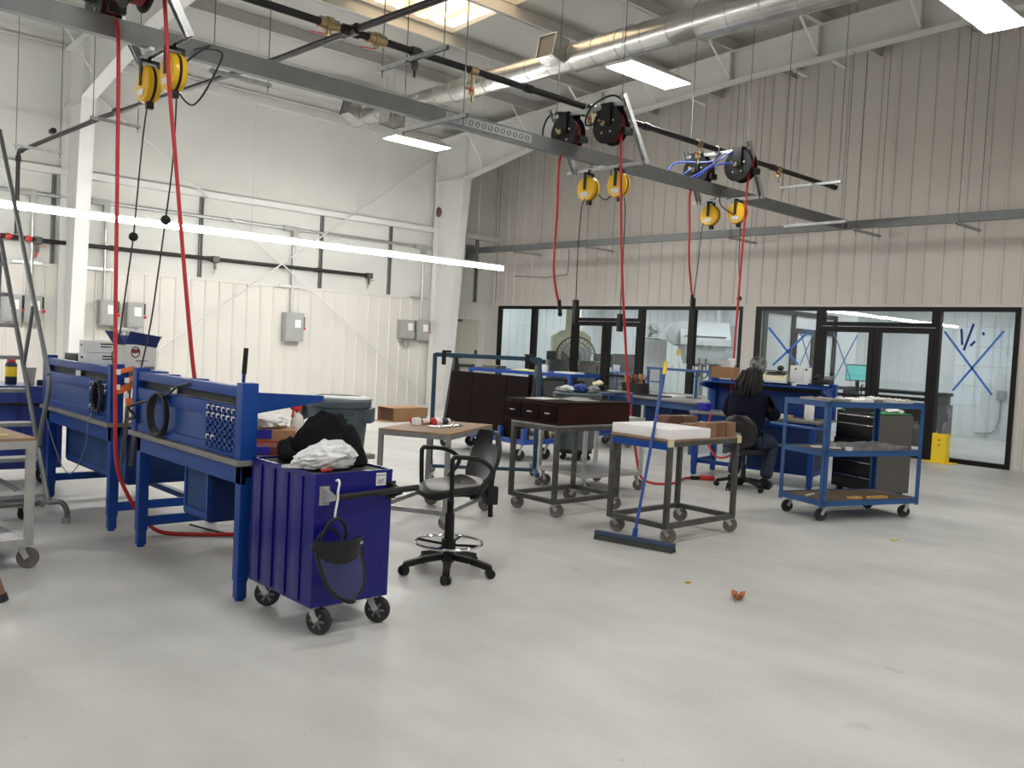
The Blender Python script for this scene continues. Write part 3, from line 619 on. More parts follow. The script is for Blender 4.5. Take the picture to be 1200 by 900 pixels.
for x in (4.5, 7.82, 11.55):
    m = MB(); m.lim((x-.07, Y1-.17, 2.98), (x+.07, Y1-.03, 3.11), .02); m.cyl((x, Y1-.1, 3.0), (x, Y1-.1, 2.84), .03, 8); v = wb(m, 'drain_valve', DARKM, o)
    m = MB(); m.bar((x, Y1-.12, 2.93), (x+.14, Y1-.13, 2.95), .025, .012); m.cyl((x, Y1-.1, 2.84), (x-.03, Y1-.1, 2.74), .018, 8); wb(m, 'valve_handle', REDP if x < 5 else BRASS, o, v)
for x, t in ((4.77, 'left of the left column'), (7.53, 'right of the left column'), (10.3, 'near the middle of the left wall'), (12.16, 'left of the far column'), (14.86, 'above the cream door')):
    m = MB(); z0, z1 = 2.66, 4.27
    m.lim((x-.035, Y1-.06, z0), (x-.03, Y1, z1)); m.lim((x+.03, Y1-.06, z0), (x+.035, Y1, z1)); m.lim((x-.03, Y1-.012, z0), (x+.03, Y1, z1)); m.lim((x-.03, Y1-.06, z0), (x-.015, Y1-.055, z1)); m.lim((x+.015, Y1-.06, z0), (x+.03, Y1-.055, z1))
    tag(m.build('vertical_strut', STEELG, smooth=False), 'dark grey vertical channel on the left wall, ' + t, 'wall strut')
for p, q, t in (((5.15, .02), (13.3, 6.1), 'rising to the right'), ((13.25, .3), (5.2, 5.95), 'rising to the left')):
    m = MB(); m.cyl((p[0], Y1-.2, p[1]), (q[0], Y1-.2, q[1]), .018, 8)
    o = m.build('brace_rod', WHITEP); struct(o)
m = MB(); m.tube([(14.85, 16.2, 3.3), (14.9, 15.1, 3.25), (14.9, 14.45, 3.3), (14.9, 14.42, 3.42), (14.9, 14.42, 3.88)], .012, 8); tag(m.build('bent_conduit', STEELG), 'thin bent conduit hanging from the end wall beam near the corner', 'conduit')
m = MB(); m.ball((13.45, 17.55, 4.78), .09, 12, (.6, 1, 1.4)); tag(m.build('column_patch', mat('rusty brown bracket', (.13, .075, .05), .8, noise=.4, nscale=25)), 'rusty brown bracket on the far white column at girt height', 'bracket')
# ------------------------------------------------------------------ furniture helpers
def caster(th, x, y, zt, r=.055, w=.032, rot=0.0, tread=WHEELG, fork=GALV):
    """swivel caster under point (x, y, zt); wheel rests on the floor z=0 of the thing"""
    c, s = cos(rot), sin(rot); off = r*.45; ax = Vector((x + off*c, y + off*s, r)); t = Vector((-s, c, 0))
    m = MB(); m.box((x, y, zt-.004), (.085, .07, .008), rot, .002); m.cyl((x, y, zt-.008), (x, y, zt-.03), .026, 12)
    for k in (-1, 1):
        a = Vector((x, y, zt-.03)) + t*k*(w/2+.008); b = ax + t*k*(w/2+.008); m.bar(a, b, .035, .004, up=tuple(t))
    m.bar(Vector((x, y, zt-.03)) - t*(w/2+.01), Vector((x, y, zt-.03)) + t*(w/2+.01), .05, .006)
    f_ = m.build('caster', fork, th)
    M = Matrix.Translation(ax) @ Matrix.Rotation(rot, 4, 'Z') @ Matrix.Rotation(pi/2, 4, 'X')
    m = MB(); m.lathe([(r*.35, -w*.42), (r*.72, -w*.42), (r*.8, -w*.5), (r*.96, -w*.45), (r, -w*.2), (r, w*.2), (r*.96, w*.45), (r*.8, w*.5), (r*.72, w*.42), (r*.35, w*.42)], 24, M=M)
    wv = m.build('wheel', tread, th); wv.parent = f_
    return f_
def rect_frame(m, x0, y0, x1, y1, z0, z1, w):
    m.lim((x0, y0, z0), (x1, y0+w, z1)); m.lim((x0, y1-w, z0), (x1, y1, z1)); m.lim((x0, y0+w, z0), (x0+w, y1-w, z1)); m.lim((x1-w, y0+w, z0), (x1, y1-w, z1)); return m
def frame_table(label, cat, loc, rz, lx, ly, h, mt, top, zlow=.2, w=.04, wheel=.068, shelf=None, grp=None, rots=(-.9, -.6, 2.4, -.5), tz=.018, name='rolling_table', toprail=True):
    o = thing(name, label, cat, loc, rz, grp); a, b = lx/2, ly/2
    for sx, sy in ((-1, -1), (1, -1), (1, 1), (-1, 1)):
        x, y = sx*(a-w/2), sy*(b-w/2)
        MB().lim((x-w/2, y-w/2, zlow-w), (x+w/2, y+w/2, h-tz), .003).build('leg', mt, o)
    for i, (p, q) in enumerate((((-a+w, -b), (a-w, -b+w)), ((-a+w, b-w), (a-w, b)), ((-a, -b+w), (-a+w, b-w)), ((a-w, -b+w), (a, b-w)))):
        MB().lim(p + (zlow-w,), q + (zlow,)).build('lower_rail', mt, o, smooth=False)
        MB().lim(p + (h-tz-w,), q + (h-tz,)).build('upper_rail', mt, o, smooth=False)
    MB().lim((-a, -b, h-tz), (a, b, h), .002).build('table_top', top, o)
    if shelf: MB().lim((-a+w, -b+w, zlow-.012), (a-w, b-w, zlow-.002)).build('lower_shelf', shelf, o, smooth=False)
    for (sx, sy), rr in zip(((-1, -1), (1, -1), (1, 1), (-1, 1)), rots): caster(o, sx*(a-.05), sy*(b-.05), zlow-w, wheel, rot=rr)
    return o
def peg_mat():
    m = bpy.data.materials.new('perforated blue panel'); m.use_nodes = True; nt = m.node_tree; N = nt.nodes; L = nt.links; b = N['Principled BSDF']
    tc = N.new('ShaderNodeTexCoord'); sx = N.new('ShaderNodeSeparateXYZ'); L.new(tc.outputs['Object'], sx.inputs[0])
    def mth(op, a, v=None):
        n = N.new('ShaderNodeMath'); n.operation = op
        for i, q in enumerate((a, v)):
            if q is None: continue
            if isinstance(q, (int, float)): n.inputs[i].default_value = q
            else: L.new(q, n.inputs[i])
        return n.outputs[0]
    u = mth('SUBTRACT', mth('FRACT', mth('MULTIPLY', sx.outputs['Y'], 39.0)), .5); v = mth('SUBTRACT', mth('FRACT', mth('MULTIPLY', sx.outputs['Z'], 39.0)), .5)
    d = mth('ADD', mth('MULTIPLY', u, u), mth('MULTIPLY', v, v)); k = mth('LESS_THAN', d, .035)
    x = N.new('ShaderNodeMixRGB'); L.new(k, x.inputs[0]); x.inputs[1].default_value = (.010, .060, .27, 1); x.inputs[2].default_value = (.005, .022, .10, 1)
    L.new(x.outputs[0], b.inputs['Base Color']); b.inputs['Roughness'].default_value = .42; return m
PEG = peg_mat()

def workbench(label, loc, rz, L, louver=True, shelf=True, depth=.9, cabinet=None, legs=((.06, .08), (.06, None), (None, .08), (None, None))):
    """riser panel at local x=0, top reaches +x, runs along +y; height .85, riser to 1.3"""
    o = thing('workbench', label, 'workbench', loc, rz)
    MB().lim((-.05, 0, .815), (depth, L, .848), .004).build('bench_top', LAM, o)
    m = MB(); m.lim((0, .05, .70), (.03, L-.05, .815)); m.lim((depth-.08, .05, .72), (depth-.05, L-.05, .815)); m.lim((.03, .05, .74), (depth-.08, .08, .815)); m.lim((.03, L-.08, .74), (depth-.08, L-.05, .815)); m.build('apron', BLUE, o, smooth=False)
    for x in (.035, depth-.06):
        for y in (.085, L-.085):
            m = MB(); m.lim((x-.035, y-.035, .12), (x+.035, y+.035, .815), .004); m.lim((x-.03, y-.03, .015), (x+.03, y+.03, .12), .004); m.cyl((x, y, 0), (x, y, .015), .028, 12); m.build('leg', BLUE, o)
    for y in (.085, L-.085):
        MB().lim((.07, y-.02, .15), (depth-.09, y+.02, .215), .003).build('stretcher', BLUE, o)
    MB().lim((depth-.2, .1, .15), (depth-.15, L-.1, .2), .003).build('stretcher', BLUE, o)
    # riser
    for y in (.045, L-.045):
        m = MB(); m.lim((-.03, y-.04, .848), (.07, y+.04, 1.30), .004); u = m.build('upright', BLUE, o)
        m = MB()
        for k in range(9): z = .89 + k*.045; m.cyl((.071, y, z), (.0695, y, z), .006, 6)
        m.build('slot_holes', INK, o, u)if False else None
        m = MB(); m.prism([Vector(p) for p in ((.07, y, 1.245), (.52, y, 1.225), (.52, y, 1.19), (.07, y, 1.12))], (0, -.015, 0), (0, .015, 0)); m.build('support_arm', BLUE, o, smooth=False)
    MB().lim((-.02, .085, 1.215), (.04, L-.085, 1.275), .004).build('riser_top_rail', BLUE, o)
    MB().lim((.03, .085, 1.16), (.05, L-.085, 1.215)).build('riser_gap_shade', INK, o, smooth=False)  # black strip stands in for the shaded gap between the rails
    MB().lim((-.02, .085, 1.075), (.03, L-.085, 1.16), .004).build('riser_middle_rail', BLUE, o)
    MB().lim((-.02, .085, .85), (.03, L-.085, .905), .004).build('riser_bottom_rail', BLUE, o)
    y0 = .085; yl = .50 if louver else y0
    MB().lim((-.004, yl, .905), (.008, L-.085, 1.075)).build('peg_panel', PEG, o, smooth=False)
    if louver:
        MB().lim((-.0215, y0, .878), (-.0205, yl, 1.148)).build('louver_shade', DKBLUE, o, smooth=False)  # dark sheet painted in as shade inside the louver openings
        m = MB(); nr, nc = 6, 6
        z0, z1 = .875, 1.15; dy = (yl-y0)/nc; dz = (z1-z0)/nr
        for i in range(nr+1): z = z0 + dz*i; m.lim((-.028, y0, z-.009), (-.021, yl, z+.009))
        for j in range(nc+1): y = y0 + dy*j; m.lim((-.028, y-.017, z0), (-.021, y+.017, z1))
        m.build('louver_grid', BLUE, o, smooth=False)
        m = MB()
        for i in (0, 1, 4):
            for j in range(nc):
                if i == 4 and j < 4: continue
                y = y0 + dy*(j+.5); z = z0 + dz*(nr-i-.28); m.lim((-.032, y-.02, z-.004), (-.028, y+.02, z+.004)); m.lim((-.032, y+.012, z-.025), (-.028, y+.02, z))
        m.build('louver_lips', WHTP, o, smooth=False)['kind'] = 'stuff'
    if shelf:
        MB().lim((.06, .02, 1.235), (.42, L-.02, 1.25), .003).build('riser_shelf', BLUE, o)
    if cabinet:
        xa, ya, xb, yb, za = cabinet
        c = MB().lim((xa, ya, za), (xb, yb, .74), .004).build('drawer_cabinet', DKBLUE, o)
        m = MB(); rect = ((xa-.012, ya+.02, za+.02), (xa, yb-.02, za+.06)); m.lim(*rect); m.lim((xa-.012, ya+.02, .66), (xa, yb-.02, .72)); m.lim((xa-.012, ya+.02, za+.06), (xa, ya+.05, .66)); m.lim((xa-.012, yb-.05, za+.06), (xa, yb-.02, .66))
        b_ = m.build('panel_rim', BLUE, o, smooth=False); b_.parent = c
        b_ = MB().lim((xa-.004, ya+.05, za+.06), (xa, yb-.05, .66)).build('recessed_panel', PANELBLUE, o, smooth=False); b_.parent = c
        b_ = MB().lim((xb, ya+.1, .5), (xb+.02, yb-.1, .53), .003).build('drawer_handle', GALV, o); b_.parent = c
    return o
workbench('nearer blue workbench with perforated back panel, beside the cobalt cabinet', (2.36, 4.81, 0), 0, 1.77, shelf=False, cabinet=(.12, .72, .6, 1.14, .34))
workbench('farther blue workbench with boxes on top, behind the near bench', (2.36, 7.03, 0), 0, 1.80, cabinet=(.16, .12, .74, 1.7, .34))
workbench('blue workbench at which the person in navy sits, seen from its seat side', (10.47, 7.21, 0), pi+radians(12.4), 1.70, louver=False, depth=.75, cabinet=(.12, .8, .70, 1.62, .2))

# ---- cobalt cabinet cart in the foreground
o = thing('tool_cabinet', 'glossy cobalt blue cabinet cart with ribbed side and black push handle', 'tool cabinet', (2.64, 4.435, 0))
hx, hy = .245, .36
m = MB(); m.lim((-hx, -hy, .155), (hx, hy, .858), .008); m.build('cabinet_body', COBALT, o)
m = MB()
for i in range(4):
    y = -hy+.12 + i*.155; m.lim((-hx-.010, y, .17), (-hx+.002, y+.085, .845), .008)
m.build('side_ribs', COBALT, o)
m = MB(); m.lim((-hx+.012, -hy+.012, .856), (hx-.012, hy-.012, .862)); m.build('top_mat', mat('black top mat', (.02, .02, .022), .6, bump=.2, bscale=80), o, smooth=False)
m = MB(); rect_frame(m, -hx, -hy, hx, hy, .85, .872, .012); m.build('top_lip', COBALT, o, smooth=False)
for y, z in ((-.25, 0), ): pass
for sx, sy, rr in ((-1, -1, -1.15), (1, -1, -.95), (1, 1, -1.3), (-1, 1, -.7)): 
    c_ = caster(o, sx*(hx-.06), sy*(hy-.06), .157, .074, .04, rr, RUB)
    ax = Vector((sx*(hx-.06) + .074*.45*cos(rr), sy*(hy-.06) + .074*.45*sin(rr), .074)); t = Vector((-sin(rr), cos(rr), 0))
    m = MB()
    for k in (-1, 1):
        for i in range(6):
            a = pi*i/3; rad = Vector((cos(rr)*cos(a), sin(rr)*cos(a), sin(a))); m.bar(ax + t*k*.021 + rad*.012, ax + t*k*.0195 + rad*.046, .013, .004, up=tuple(t))
        m.cyl(ax + t*k*.015, ax + t*k*.026, .012, 10)
    h_ = m.build('spoked_hub', mat('dull hub spokes', (.16, .16, .155), .45, .5), o); h_.parent = c_
m = MB(); m.tube([(-.16, -hy-.085, .755), (.36, -hy-.085, .772)], .0175, 14); m.build('push_handle', BLACK, o)
for x in (-.19, .235):
    m = MB(); m.prism([Vector((x, -hy-.001, .80)), Vector((x, -hy-.001, .71)), Vector((x, -hy-.10, .745)), Vector((x, -hy-.10, .77))], (-.012, 0, 0), (.012, 0, 0)); m.lim((x-.03, -hy-.006, .705), (x+.03, -hy, .805)); m.build('handle_bracket', GALV if x < 0 else BLACK, o)
m = MB(); m.lim((.135, -hy-.0025, .785), (.20, -hy, .855)); st = m.build('sticker', WHT, o, smooth=False)
tx = text_mesh('ADVANCE', .0135, INK, o, (.167, -hy-.003, .843), (pi/2, 0, 0), 'sticker_print'); tx.parent = st
m = MB()
for i in range(3): m.ring((.152+.012*i, -hy-.003, .812-.004*(i % 2)), .007, .0012, 14, 5, Matrix.Rotation(pi/2, 4, 'X'))
m.bar((.142, -hy-.003, .80), (.192, -hy-.003, .825), .002, .002); m.bar((.145, -hy-.003, .798), (.195, -hy-.003, .798), .002, .002); b_ = m.build('sticker_drawing', mat('violet print', (.12, .06, .25), .6), o); b_.parent = st
# ---- face shield on a hook
o = thing('face_shield', 'clear face shield with black headgear hanging from a hook on the cabinet handle', 'face shield', (2.455, 3.98, .40))
m = MB(); m.tube(spline([(.02, .02, .445), (.015, -.01, .452), (.0, -.045, .44), (-.01, -.05, .40), (.0, -.035, .36), (-.006, -.03, .30), (-.012, -.03, .25)], 6), .006, 8); m.build('wire_hook', WHTP, o)
m = MB(); m.tube([Vector((.07*cos(a)-.01, -.03-.02*sin(a), .15+.11*sin(a))) for a in [pi*i/16-.1 for i in range(19)]], .009, 8); m.tube([Vector((.07*cos(a)-.01, .02, .12+.07*sin(a))) for a in [pi*i/12 for i in range(13)]], .007, 8); m.build('headband', BLACK, o)
vs = []; fs = []; n = 14; K = 9
def shield_r(t): return .105*(1 - .25*t**2.2)
m = MB()
for i in range(K):
    t = i/(K-1); z = .14 - .33*t
    for k in range(n): a = -pi*.03 + (pi*1.06)*k/(n-1); rr = shield_r(t)*(1 if t < .7 else sqrt(max(.03, 1-((t-.7)/.32)**2)))
    for k in range(n):
        a = (pi*1.0)*k/(n-1); rr = 1.25*shield_r(t)*(1 if t < .6 else sqrt(max(.02, 1-((t-.6)/.41)**2)))
        vs.append((rr*cos(a)+.005+.04*t, -.06*sin(a)*(1-.5*t)-.035, z)) if False else vs.append((rr*cos(a)+.005+.09*t, -.06*sin(a)*(1-.5*t)-.035, z))
for i in range(K-1):
    for k in range(n-1): fs.append((i*n+k, i*n+k+1, (i+1)*n+k+1, (i+1)*n+k))
m.add(vs, fs)
SH = mat('smoky clear visor', (.10, .12, .2), .1, alpha=.3, spec=.8); m.build('visor', SH, o)
rim = [Vector(vs[i*n]) for i in range(K)] + [Vector(vs[(K-1)*n+k]) for k in range(n)] + [Vector(vs[i*n+n-1]) for i in reversed(range(K))]
m = MB(); m.tube(rim, .012, 8); m.build('visor_rim', BLACK, o)
m = MB(); n2 = 12; vs = []; fs = []
for i in range(5):
    t = i/4
    for k in range(n2): a = pi*k/(n2-1); vs.append((.14*cos(a)+.005, -.085*sin(a)-.03, .155-.12*t*sin(a)**.6))
for i in range(4):
    for k in range(n2-1): fs.append((i*n2+k, i*n2+k+1, (i+1)*n2+k+1, (i+1)*n2+k))
m.add(vs, fs); m.build('brow_guard', BLACK, o)
m = MB(); m.ball((-.125, -.03, .12), .022, 10); m.ball((.135, -.03, .12), .026, 10); m.build('pivot_knob', BLACK, o)
m = MB(); m.ball((.14, -.055, .12), .012, 8); m.build('rivet', CHROME, o)

# ---- soft heaps
from mathutils import noise as mnoise
def blob(c, rad, seed, amp=.18, freq=3.0, sub=4, flat=None, sharp=1.0, folds=0.0, ridge=0.0):
    bm = bmesh.new(); bmesh.ops.create_icosphere(bm, subdivisions=sub, radius=1)
    for v in bm.verts:
        d = v.co.normalized(); q = d*freq + Vector((seed*3.1, seed*1.7, seed))
        k = 1 + amp*mnoise.noise(q) + amp*.45*mnoise.noise(q*2.3)
        if ridge: k += ridge*(1-2.2*abs(mnoise.noise(q*1.3 + Vector((4, 1, 2)))) + .5*(1-2*abs(mnoise.noise(q*2.9))))
        if folds: k += folds*(abs(sin(6*d.x + 5*d.y + 4*mnoise.noise(q*.8)))-.5)
        v.co = Vector((d.x*rad[0], d.y*rad[1], d.z*rad[2]))*k
        if flat is not None and v.co.z < flat: v.co.z = flat + (v.co.z-flat)*.03
    m = MB(); bm.verts.index_update(); m.add([v.co + Vector(c) for v in bm.verts], [tuple(v.index for v in f.verts) for f in bm.faces]); bm.free(); return m
JK = mat('black jacket cloth', (.005, .005, .0065), .9, spec=.15, bump=.4, bscale=40)
o = thing('jacket', 'black jacket bundled on top of the cobalt cabinet', 'jacket', (2.70, 4.50, .872))
n = 64; g = []
def jk_h(u, v):
    def dome(u0, v0, a, b, h, p=2.6): return h*max(0, 1 - abs((u-u0)/a)**p - abs((v-v0)/b)**p)**.5
    w0 = mnoise.noise(Vector((u*7, v*7, 1.3))); uu = u + .025*w0; vv = v + .025*mnoise.noise(Vector((u*6, v*6, 8.1)))
    h = max(dome(.0, .02, .165, .15, .265), dome(.09, .0, .13, .14, .21), dome(-.185, .04, .095, .075, .10), dome(.17, -.03, .075, .12, .10), dome(-.08, .03, .12, .11, .19))
    if h < .012: return 0
    s_ = min(1, h/.08)
    return h + s_*(.020*(1-abs(mnoise.noise(Vector((uu*9, vv*16, 3))))*2) + .012*sin(26*uu + 14*vv + 5*w0) + .010*mnoise.noise(Vector((u*22, v*22, 5))))
cu, su = .735, -.678
jv = {}; vs = []; fs = []
def jvert(i, j, z):
    u, v = -.34 + .66*i/n, -.24 + .44*j/n; return (u*cu - v*su, u*su + v*cu, z)
H = [[jk_h(-.34 + .66*i/n, -.24 + .44*j/n) for j in range(n+1)] for i in range(n+1)]
use = [[any(H[a][b] > 0 for a in range(max(0, i-1), min(n, i+1)+1) for b in range(max(0, j-1), min(n, j+1)+1)) for j in range(n+1)] for i in range(n+1)]
for i in range(n+1):
    for j in range(n+1):
        if use[i][j]: jv[(i, j)] = len(vs); vs.append(jvert(i, j, max(H[i][j], .004))); vs.append(jvert(i, j, .001))
for i in range(n):
    for j in range(n):
        q = [(i, j), (i+1, j), (i+1, j+1), (i, j+1)]
        if all(k in jv for k in q): fs.append(tuple(jv[k] for k in q)); fs.append(tuple(jv[k]+1 for k in reversed(q)))
m = MB(); m.add(vs, fs); m.build('jacket_body', JK, o)
m = MB(); m.tube(spline([(-.16, .17, .07), (-.19, .12, .05), (-.20, .06, .035), (-.17, .02, .03)], 6), [.05, .052, .05, .05, .048, .046, .045, .045, .043, .042, .04, .04, .038, .036, .034, .03, .028, .025, .02], 12); m.build('sleeve', JK, o)
m = blob((0, 0, .062), (.165, .10, .085), 3, .12, 1.8, 5, -.06, ridge=.11)
m.v = [(x + .0, y + .0, z*(1 - .35*max(0, -x/.14))) for x, y, z in m.v]
pb = m.build('plastic_bag', mat('white plastic bag', (.62, .63, .64), .32, bump=.3, bscale=18)); pb.location = (2.56, 4.27, .872); pb.rotation_euler = (0, 0, -.25)
tag(pb, 'crumpled white plastic bag lying in front of the black jacket', 'bag')
m = MB(); m.prism([Vector(p) for p in ((-.235, 0, 0), (-.14, .04, 0), (-.14, -.04, 0))], (0, 0, .004), (0, 0, .02)); b_ = m.build('tied_end', mat('white plastic bag', (.6, .6, .6)), pb)
m = MB(); m.box((0, 0, .006), (.07, .018, .012), .2, .004); b_ = m.build('red_marker', REDP); b_.location = (2.50, 4.145, .873); tag(b_, 'small red tool lying at the front edge of the cobalt cabinet top', 'tool')

# ---- drafting chair
def star_base(o, r, zc, mt, n=5, a0=0.0, wheel=.032):
    for i in range(n):
        a = a0 + 2*pi*i/n; d = Vector((cos(a), sin(a), 0))
        m = MB(); P = [d*.03 + Vector((0, 0, zc+.02)), d*r*.55 + Vector((0, 0, zc+.005)), d*r + Vector((0, 0, zc-.03))]
        for p, q, w0 in ((P[0], P[1], .058), (P[1], P[2], .05)): m.bar(p, q, w0, .042, bev=.012)
        l = m.build('base_leg', mt, o)
        m = MB(); t = Vector((-sin(a+.6), cos(a+.6), 0)); c_ = d*r + Vector((0, 0, wheel))
        for k in (-1, 1): m.cyl(c_ + t*k*.006, c_ + t*k*.026, wheel, 14)
        m.cyl(c_ + Vector((0, 0, 0)), d*r + Vector((0, 0, zc-.02)), .012, 8); w_ = m.build('caster', BLACK, o); w_.parent = l
    m = MB(); m.cyl((0, 0, zc-.02), (0, 0, zc+.06), .042, 16, .034); m.build('base_hub', mt, o)
PUR = mat('black polyurethane', (.014, .014, .015), .42, bump=.12, bscale=50)
o = thing('drafting_chair', 'black drafting chair with loop arms and chrome foot ring, near the cobalt cabinet', 'chair', (3.845, 4.73, 0), radians(165))
star_base(o, .31, .10, BLACK, 5, radians(64.5))
m = MB(); m.cyl((0, 0, .14), (0, 0, .42), .036, 16, .032); m.cyl((0, 0, .40), (0, 0, .57), .024, 14); m.build('gas_column', BLACK, o)
m = MB(); m.ring((0, 0, .215), .232, .0105, 40, 8); fr = m.build('foot_ring', CHROME, o)
m = MB()
for i in range(4):
    a = pi/4 + pi*i/2; m.cyl((.03*cos(a), .03*sin(a), .20), (.23*cos(a), .23*sin(a), .213), .009, 8)
m.cyl((0, 0, .175), (0, 0, .24), .05, 16); b_ = m.build('ring_spokes', BLACK, o); b_.parent = fr
# saddle seat: grid surface
def pad(fun, nu, nv, th):
    top = [[fun(u/(nu-1), v/(nv-1)) for v in range(nv)] for u in range(nu)]
    vs = [p for row in top for p in row]; k = len(vs)
    vs2 = [Vector(p) - Vector(th) for p in vs]; fs = []
    for i in range(nu-1):
        for j in range(nv-1):
            a = i*nv+j; fs.append((a, a+1, a+nv+1, a+nv)); fs.append((k+a, k+a+nv, k+a+nv+1, k+a+1))
    for i in range(nu-1): a = i*nv; fs.append((a, a+nv, k+a+nv, k+a)); a = i*nv+nv-1; fs.append((a, k+a, k+a+nv, a+nv))
    for j in range(nv-1): fs.append((j, k+j, k+j+1, j+1)); a = (nu-1)*nv+j; fs.append((a, a+1, k+a+1, k+a))
    return MB().add([tuple(v) for v in vs] + [tuple(v) for v in vs2], fs)
def seatf(u, v):
    y = (v-.5)*2; x = (u-.5)*2; sq = sqrt(max(0, 1-abs(y)**3.2*.55)); xx = x*.235*sq; yy = y*.235*sqrt(max(0, 1-abs(x)**4*.35))
    z = .615 + .022*y*y - .035*max(0, x)**3 + .028*max(0, -x-.4) + .012*cos(y*pi)*x
    return Vector((xx, yy, z))
m = pad(seatf, 18, 18, (0, 0, .05)); s_ = m.build('seat', PUR, o); md = s_.modifiers.new('soft', 'SUBSURF'); md.levels = md.render_levels = 1
def backf(u, v):
    y = (v-.5)*2; z = (u-.5)*2; w_ = .205*sqrt(max(.02, 1-abs(z)**2.6*.62))*(1.0-.10*z)
    zz = .825 + z*.165; return Vector((-.245 - .085*(z+1)*.5 - .0 + .05*y*y + .03*z*z, y*w_, zz))
m = MB(); NU, NV = 15, 15                                    # backrest with a hand slot
g = pad(backf, NU, NV, (.03, 0, 0)); k = NU*NV; keep = []
hole = set()
for i in range(NU-1):
    for j in range(NV-1):
        if i in (10, 11, 12) and 5 <= j <= 8: hole.add((i, j))
g.f = [f_ for f_ in g.f if not any(set(f_) == set((i*NV+j, i*NV+j+1, (i+1)*NV+j+1, (i+1)*NV+j)) or set(f_) == set((k+i*NV+j, k+i*NV+j+1, k+(i+1)*NV+j+1, k+(i+1)*NV+j)) for i, j in hole)]
def wall(a, b): g.f.append((a, b, k+b, k+a))
for j in range(5, 9): wall(10*NV+j, 10*NV+j+1); wall(13*NV+j, 13*NV+j+1)
for i in (10, 11, 12): wall(i*NV+5, (i+1)*NV+5); wall(i*NV+9, (i+1)*NV+9)
g.build('backrest', PUR, o)
m = MB(); m.bar((-.10, 0, .545), (-.29, 0, .54), .07, .03, bev=.008); m.bar((-.29, 0, .53), (-.325, 0, .86), .065, .03, up=(1, 0, 0), bev=.008); m.lim((-.345, -.05, .47), (-.26, .05, .60), .015); m.cyl((-.31, 0, .48), (-.312, 0, .38), .018, 10); m.build('back_post', BLACK, o)
m = MB(); m.lim((-.12, -.09, .545), (.1, .09, .575), .008); m.tube([(.05, -.05, .55), (.08, -.2, .545), (.08, -.235, .545)], .007, 8); m.build('seat_plate', BLACK, o)
for s in (-1, 1):
    y = s*.27
    m = MB(); m.tube(spline([(.10, s*.2, .562), (.11, y-.01*s, .575), (.115, y, .65), (.12, y, .80), (.115, y, .835), (.08, y, .845), (-.08, y, .825), (-.17, y, .76), (-.15, y, .70), (-.10, y, .64), (-.08, y-.01*s, .58), (-.06, s*.2, .562)], 6), .016, 10); a_ = m.build('arm_loop', BLACK, o)
    m = MB(); m.bar((.11, y, .85), (-.06, y, .838), .045, .022, bev=.01); b_ = m.build('arm_pad', BLACK, o); b_.parent = a_

# ---- rolling tables
def quadcenter(P): return (sum(p[0] for p in P)/len(P), sum(p[1] for p in P)/len(P))
frame_table('grey steel rolling table with worn brown top holding caulk tubes', 'table', (4.98, 6.35, 0), radians(30), 1.12, .66, .83, GREYM, WOODT, zlow=.17, w=.038, rots=(-1.3, -1.2, -1.5, 1.2))
frame_table('grey steel rolling table carrying the dark brown drawer case', 'table', (6.37, 6.06, 0), radians(0), .93, .64, .87, DARKM, GREYM, zlow=.17, w=.042, rots=(-.9, -.6, 2.4, -1.2))
t3 = frame_table('dark steel rolling table holding the white foam slab and wood blocks', 'table', (6.46, 4.80, 0), radians(0), 1.02, .66, .88, DARKM, WOODT, zlow=.17, w=.042, rots=(-.9, -.5, -.7, -1.0))
m = MB(); m.lim((-.515, -.30, .79), (-.505, .30, .845)); b_ = m.build('blue_edge_strip', BLUE, t3, smooth=False)
m = MB()
for p in ((-.50, -.332, .80), (.50, -.332, .80)): m.lim((p[0]-.03, p[1]-.002, .82), (p[0]+.03, p[1]+.02, .882))
m.build('masking_tape', mat('masking tape', (.62, .55, .34), .7), t3, smooth=False)
frame_table('light grey rolling table with a low slatted shelf, behind the drawer case', 'table', (7.62, 6.86, 0), radians(-5), .92, .80, .84, LTGREY, LTGREY, zlow=.22, w=.038, wheel=.066, rots=(-.6, -.9, -.5, -.8), shelf=GREYM)
frame_table('pale steel cart with worn hardboard top at the left edge', 'cart', (1.09, 6.62, 0), radians(4), 1.0, .85, .85, LTGREY, WOODT, zlow=.20, w=.05, rots=(-.9, -.5, -.8, -.6), name='rolling_cart', shelf=GREYM)
# foam and blocks
m = MB(); m.lim((-.27, -.33, 0), (.27, .33, .085), .008); b_ = m.build('foam_slab', mat('white foam', (.82, .80, .80), .7, noise=.03, nscale=20)); b_.location = (6.235, 4.80, .88); b_.rotation_euler = (0, 0, radians(-2)); 
tag(b_, 'thick white foam slab on the table with the broom', 'foam slab')
WB = [mat('walnut block', (.16, .075, .04), .6, noise=.3, nscale=9), mat('oak block', (.24, .13, .07), .6, noise=.3, nscale=9), mat('mixed wood block', (.12, .055, .03), .6, noise=.3, nscale=9)]
blk = [(6.555, 4.56, .14, .13, .125, 1, 'nearest dark wood block of the front row on the foam table'), (6.70, 4.56, .14, .13, .125, 0, 'second wood block of the front row, right of the nearest one'), (6.85, 4.555, .14, .13, .125, 1, 'third wood block at the right end of the front row'),
       (6.55, 4.72, .13, .14, .10, 1, 'wood block standing behind the foam slab, second row left'), (6.69, 4.72, .13, .14, .10, 0, 'wood block in the middle of the second row'), (6.83, 4.72, .13, .14, .10, 2, 'wood block at the right end of the second row'),
       (6.57, 4.98, .20, .16, .15, 2, 'long dark wood block in the back row, left one'), (6.80, 4.98, .22, .16, .145, 0, 'long dark wood block in the back row, right one')]
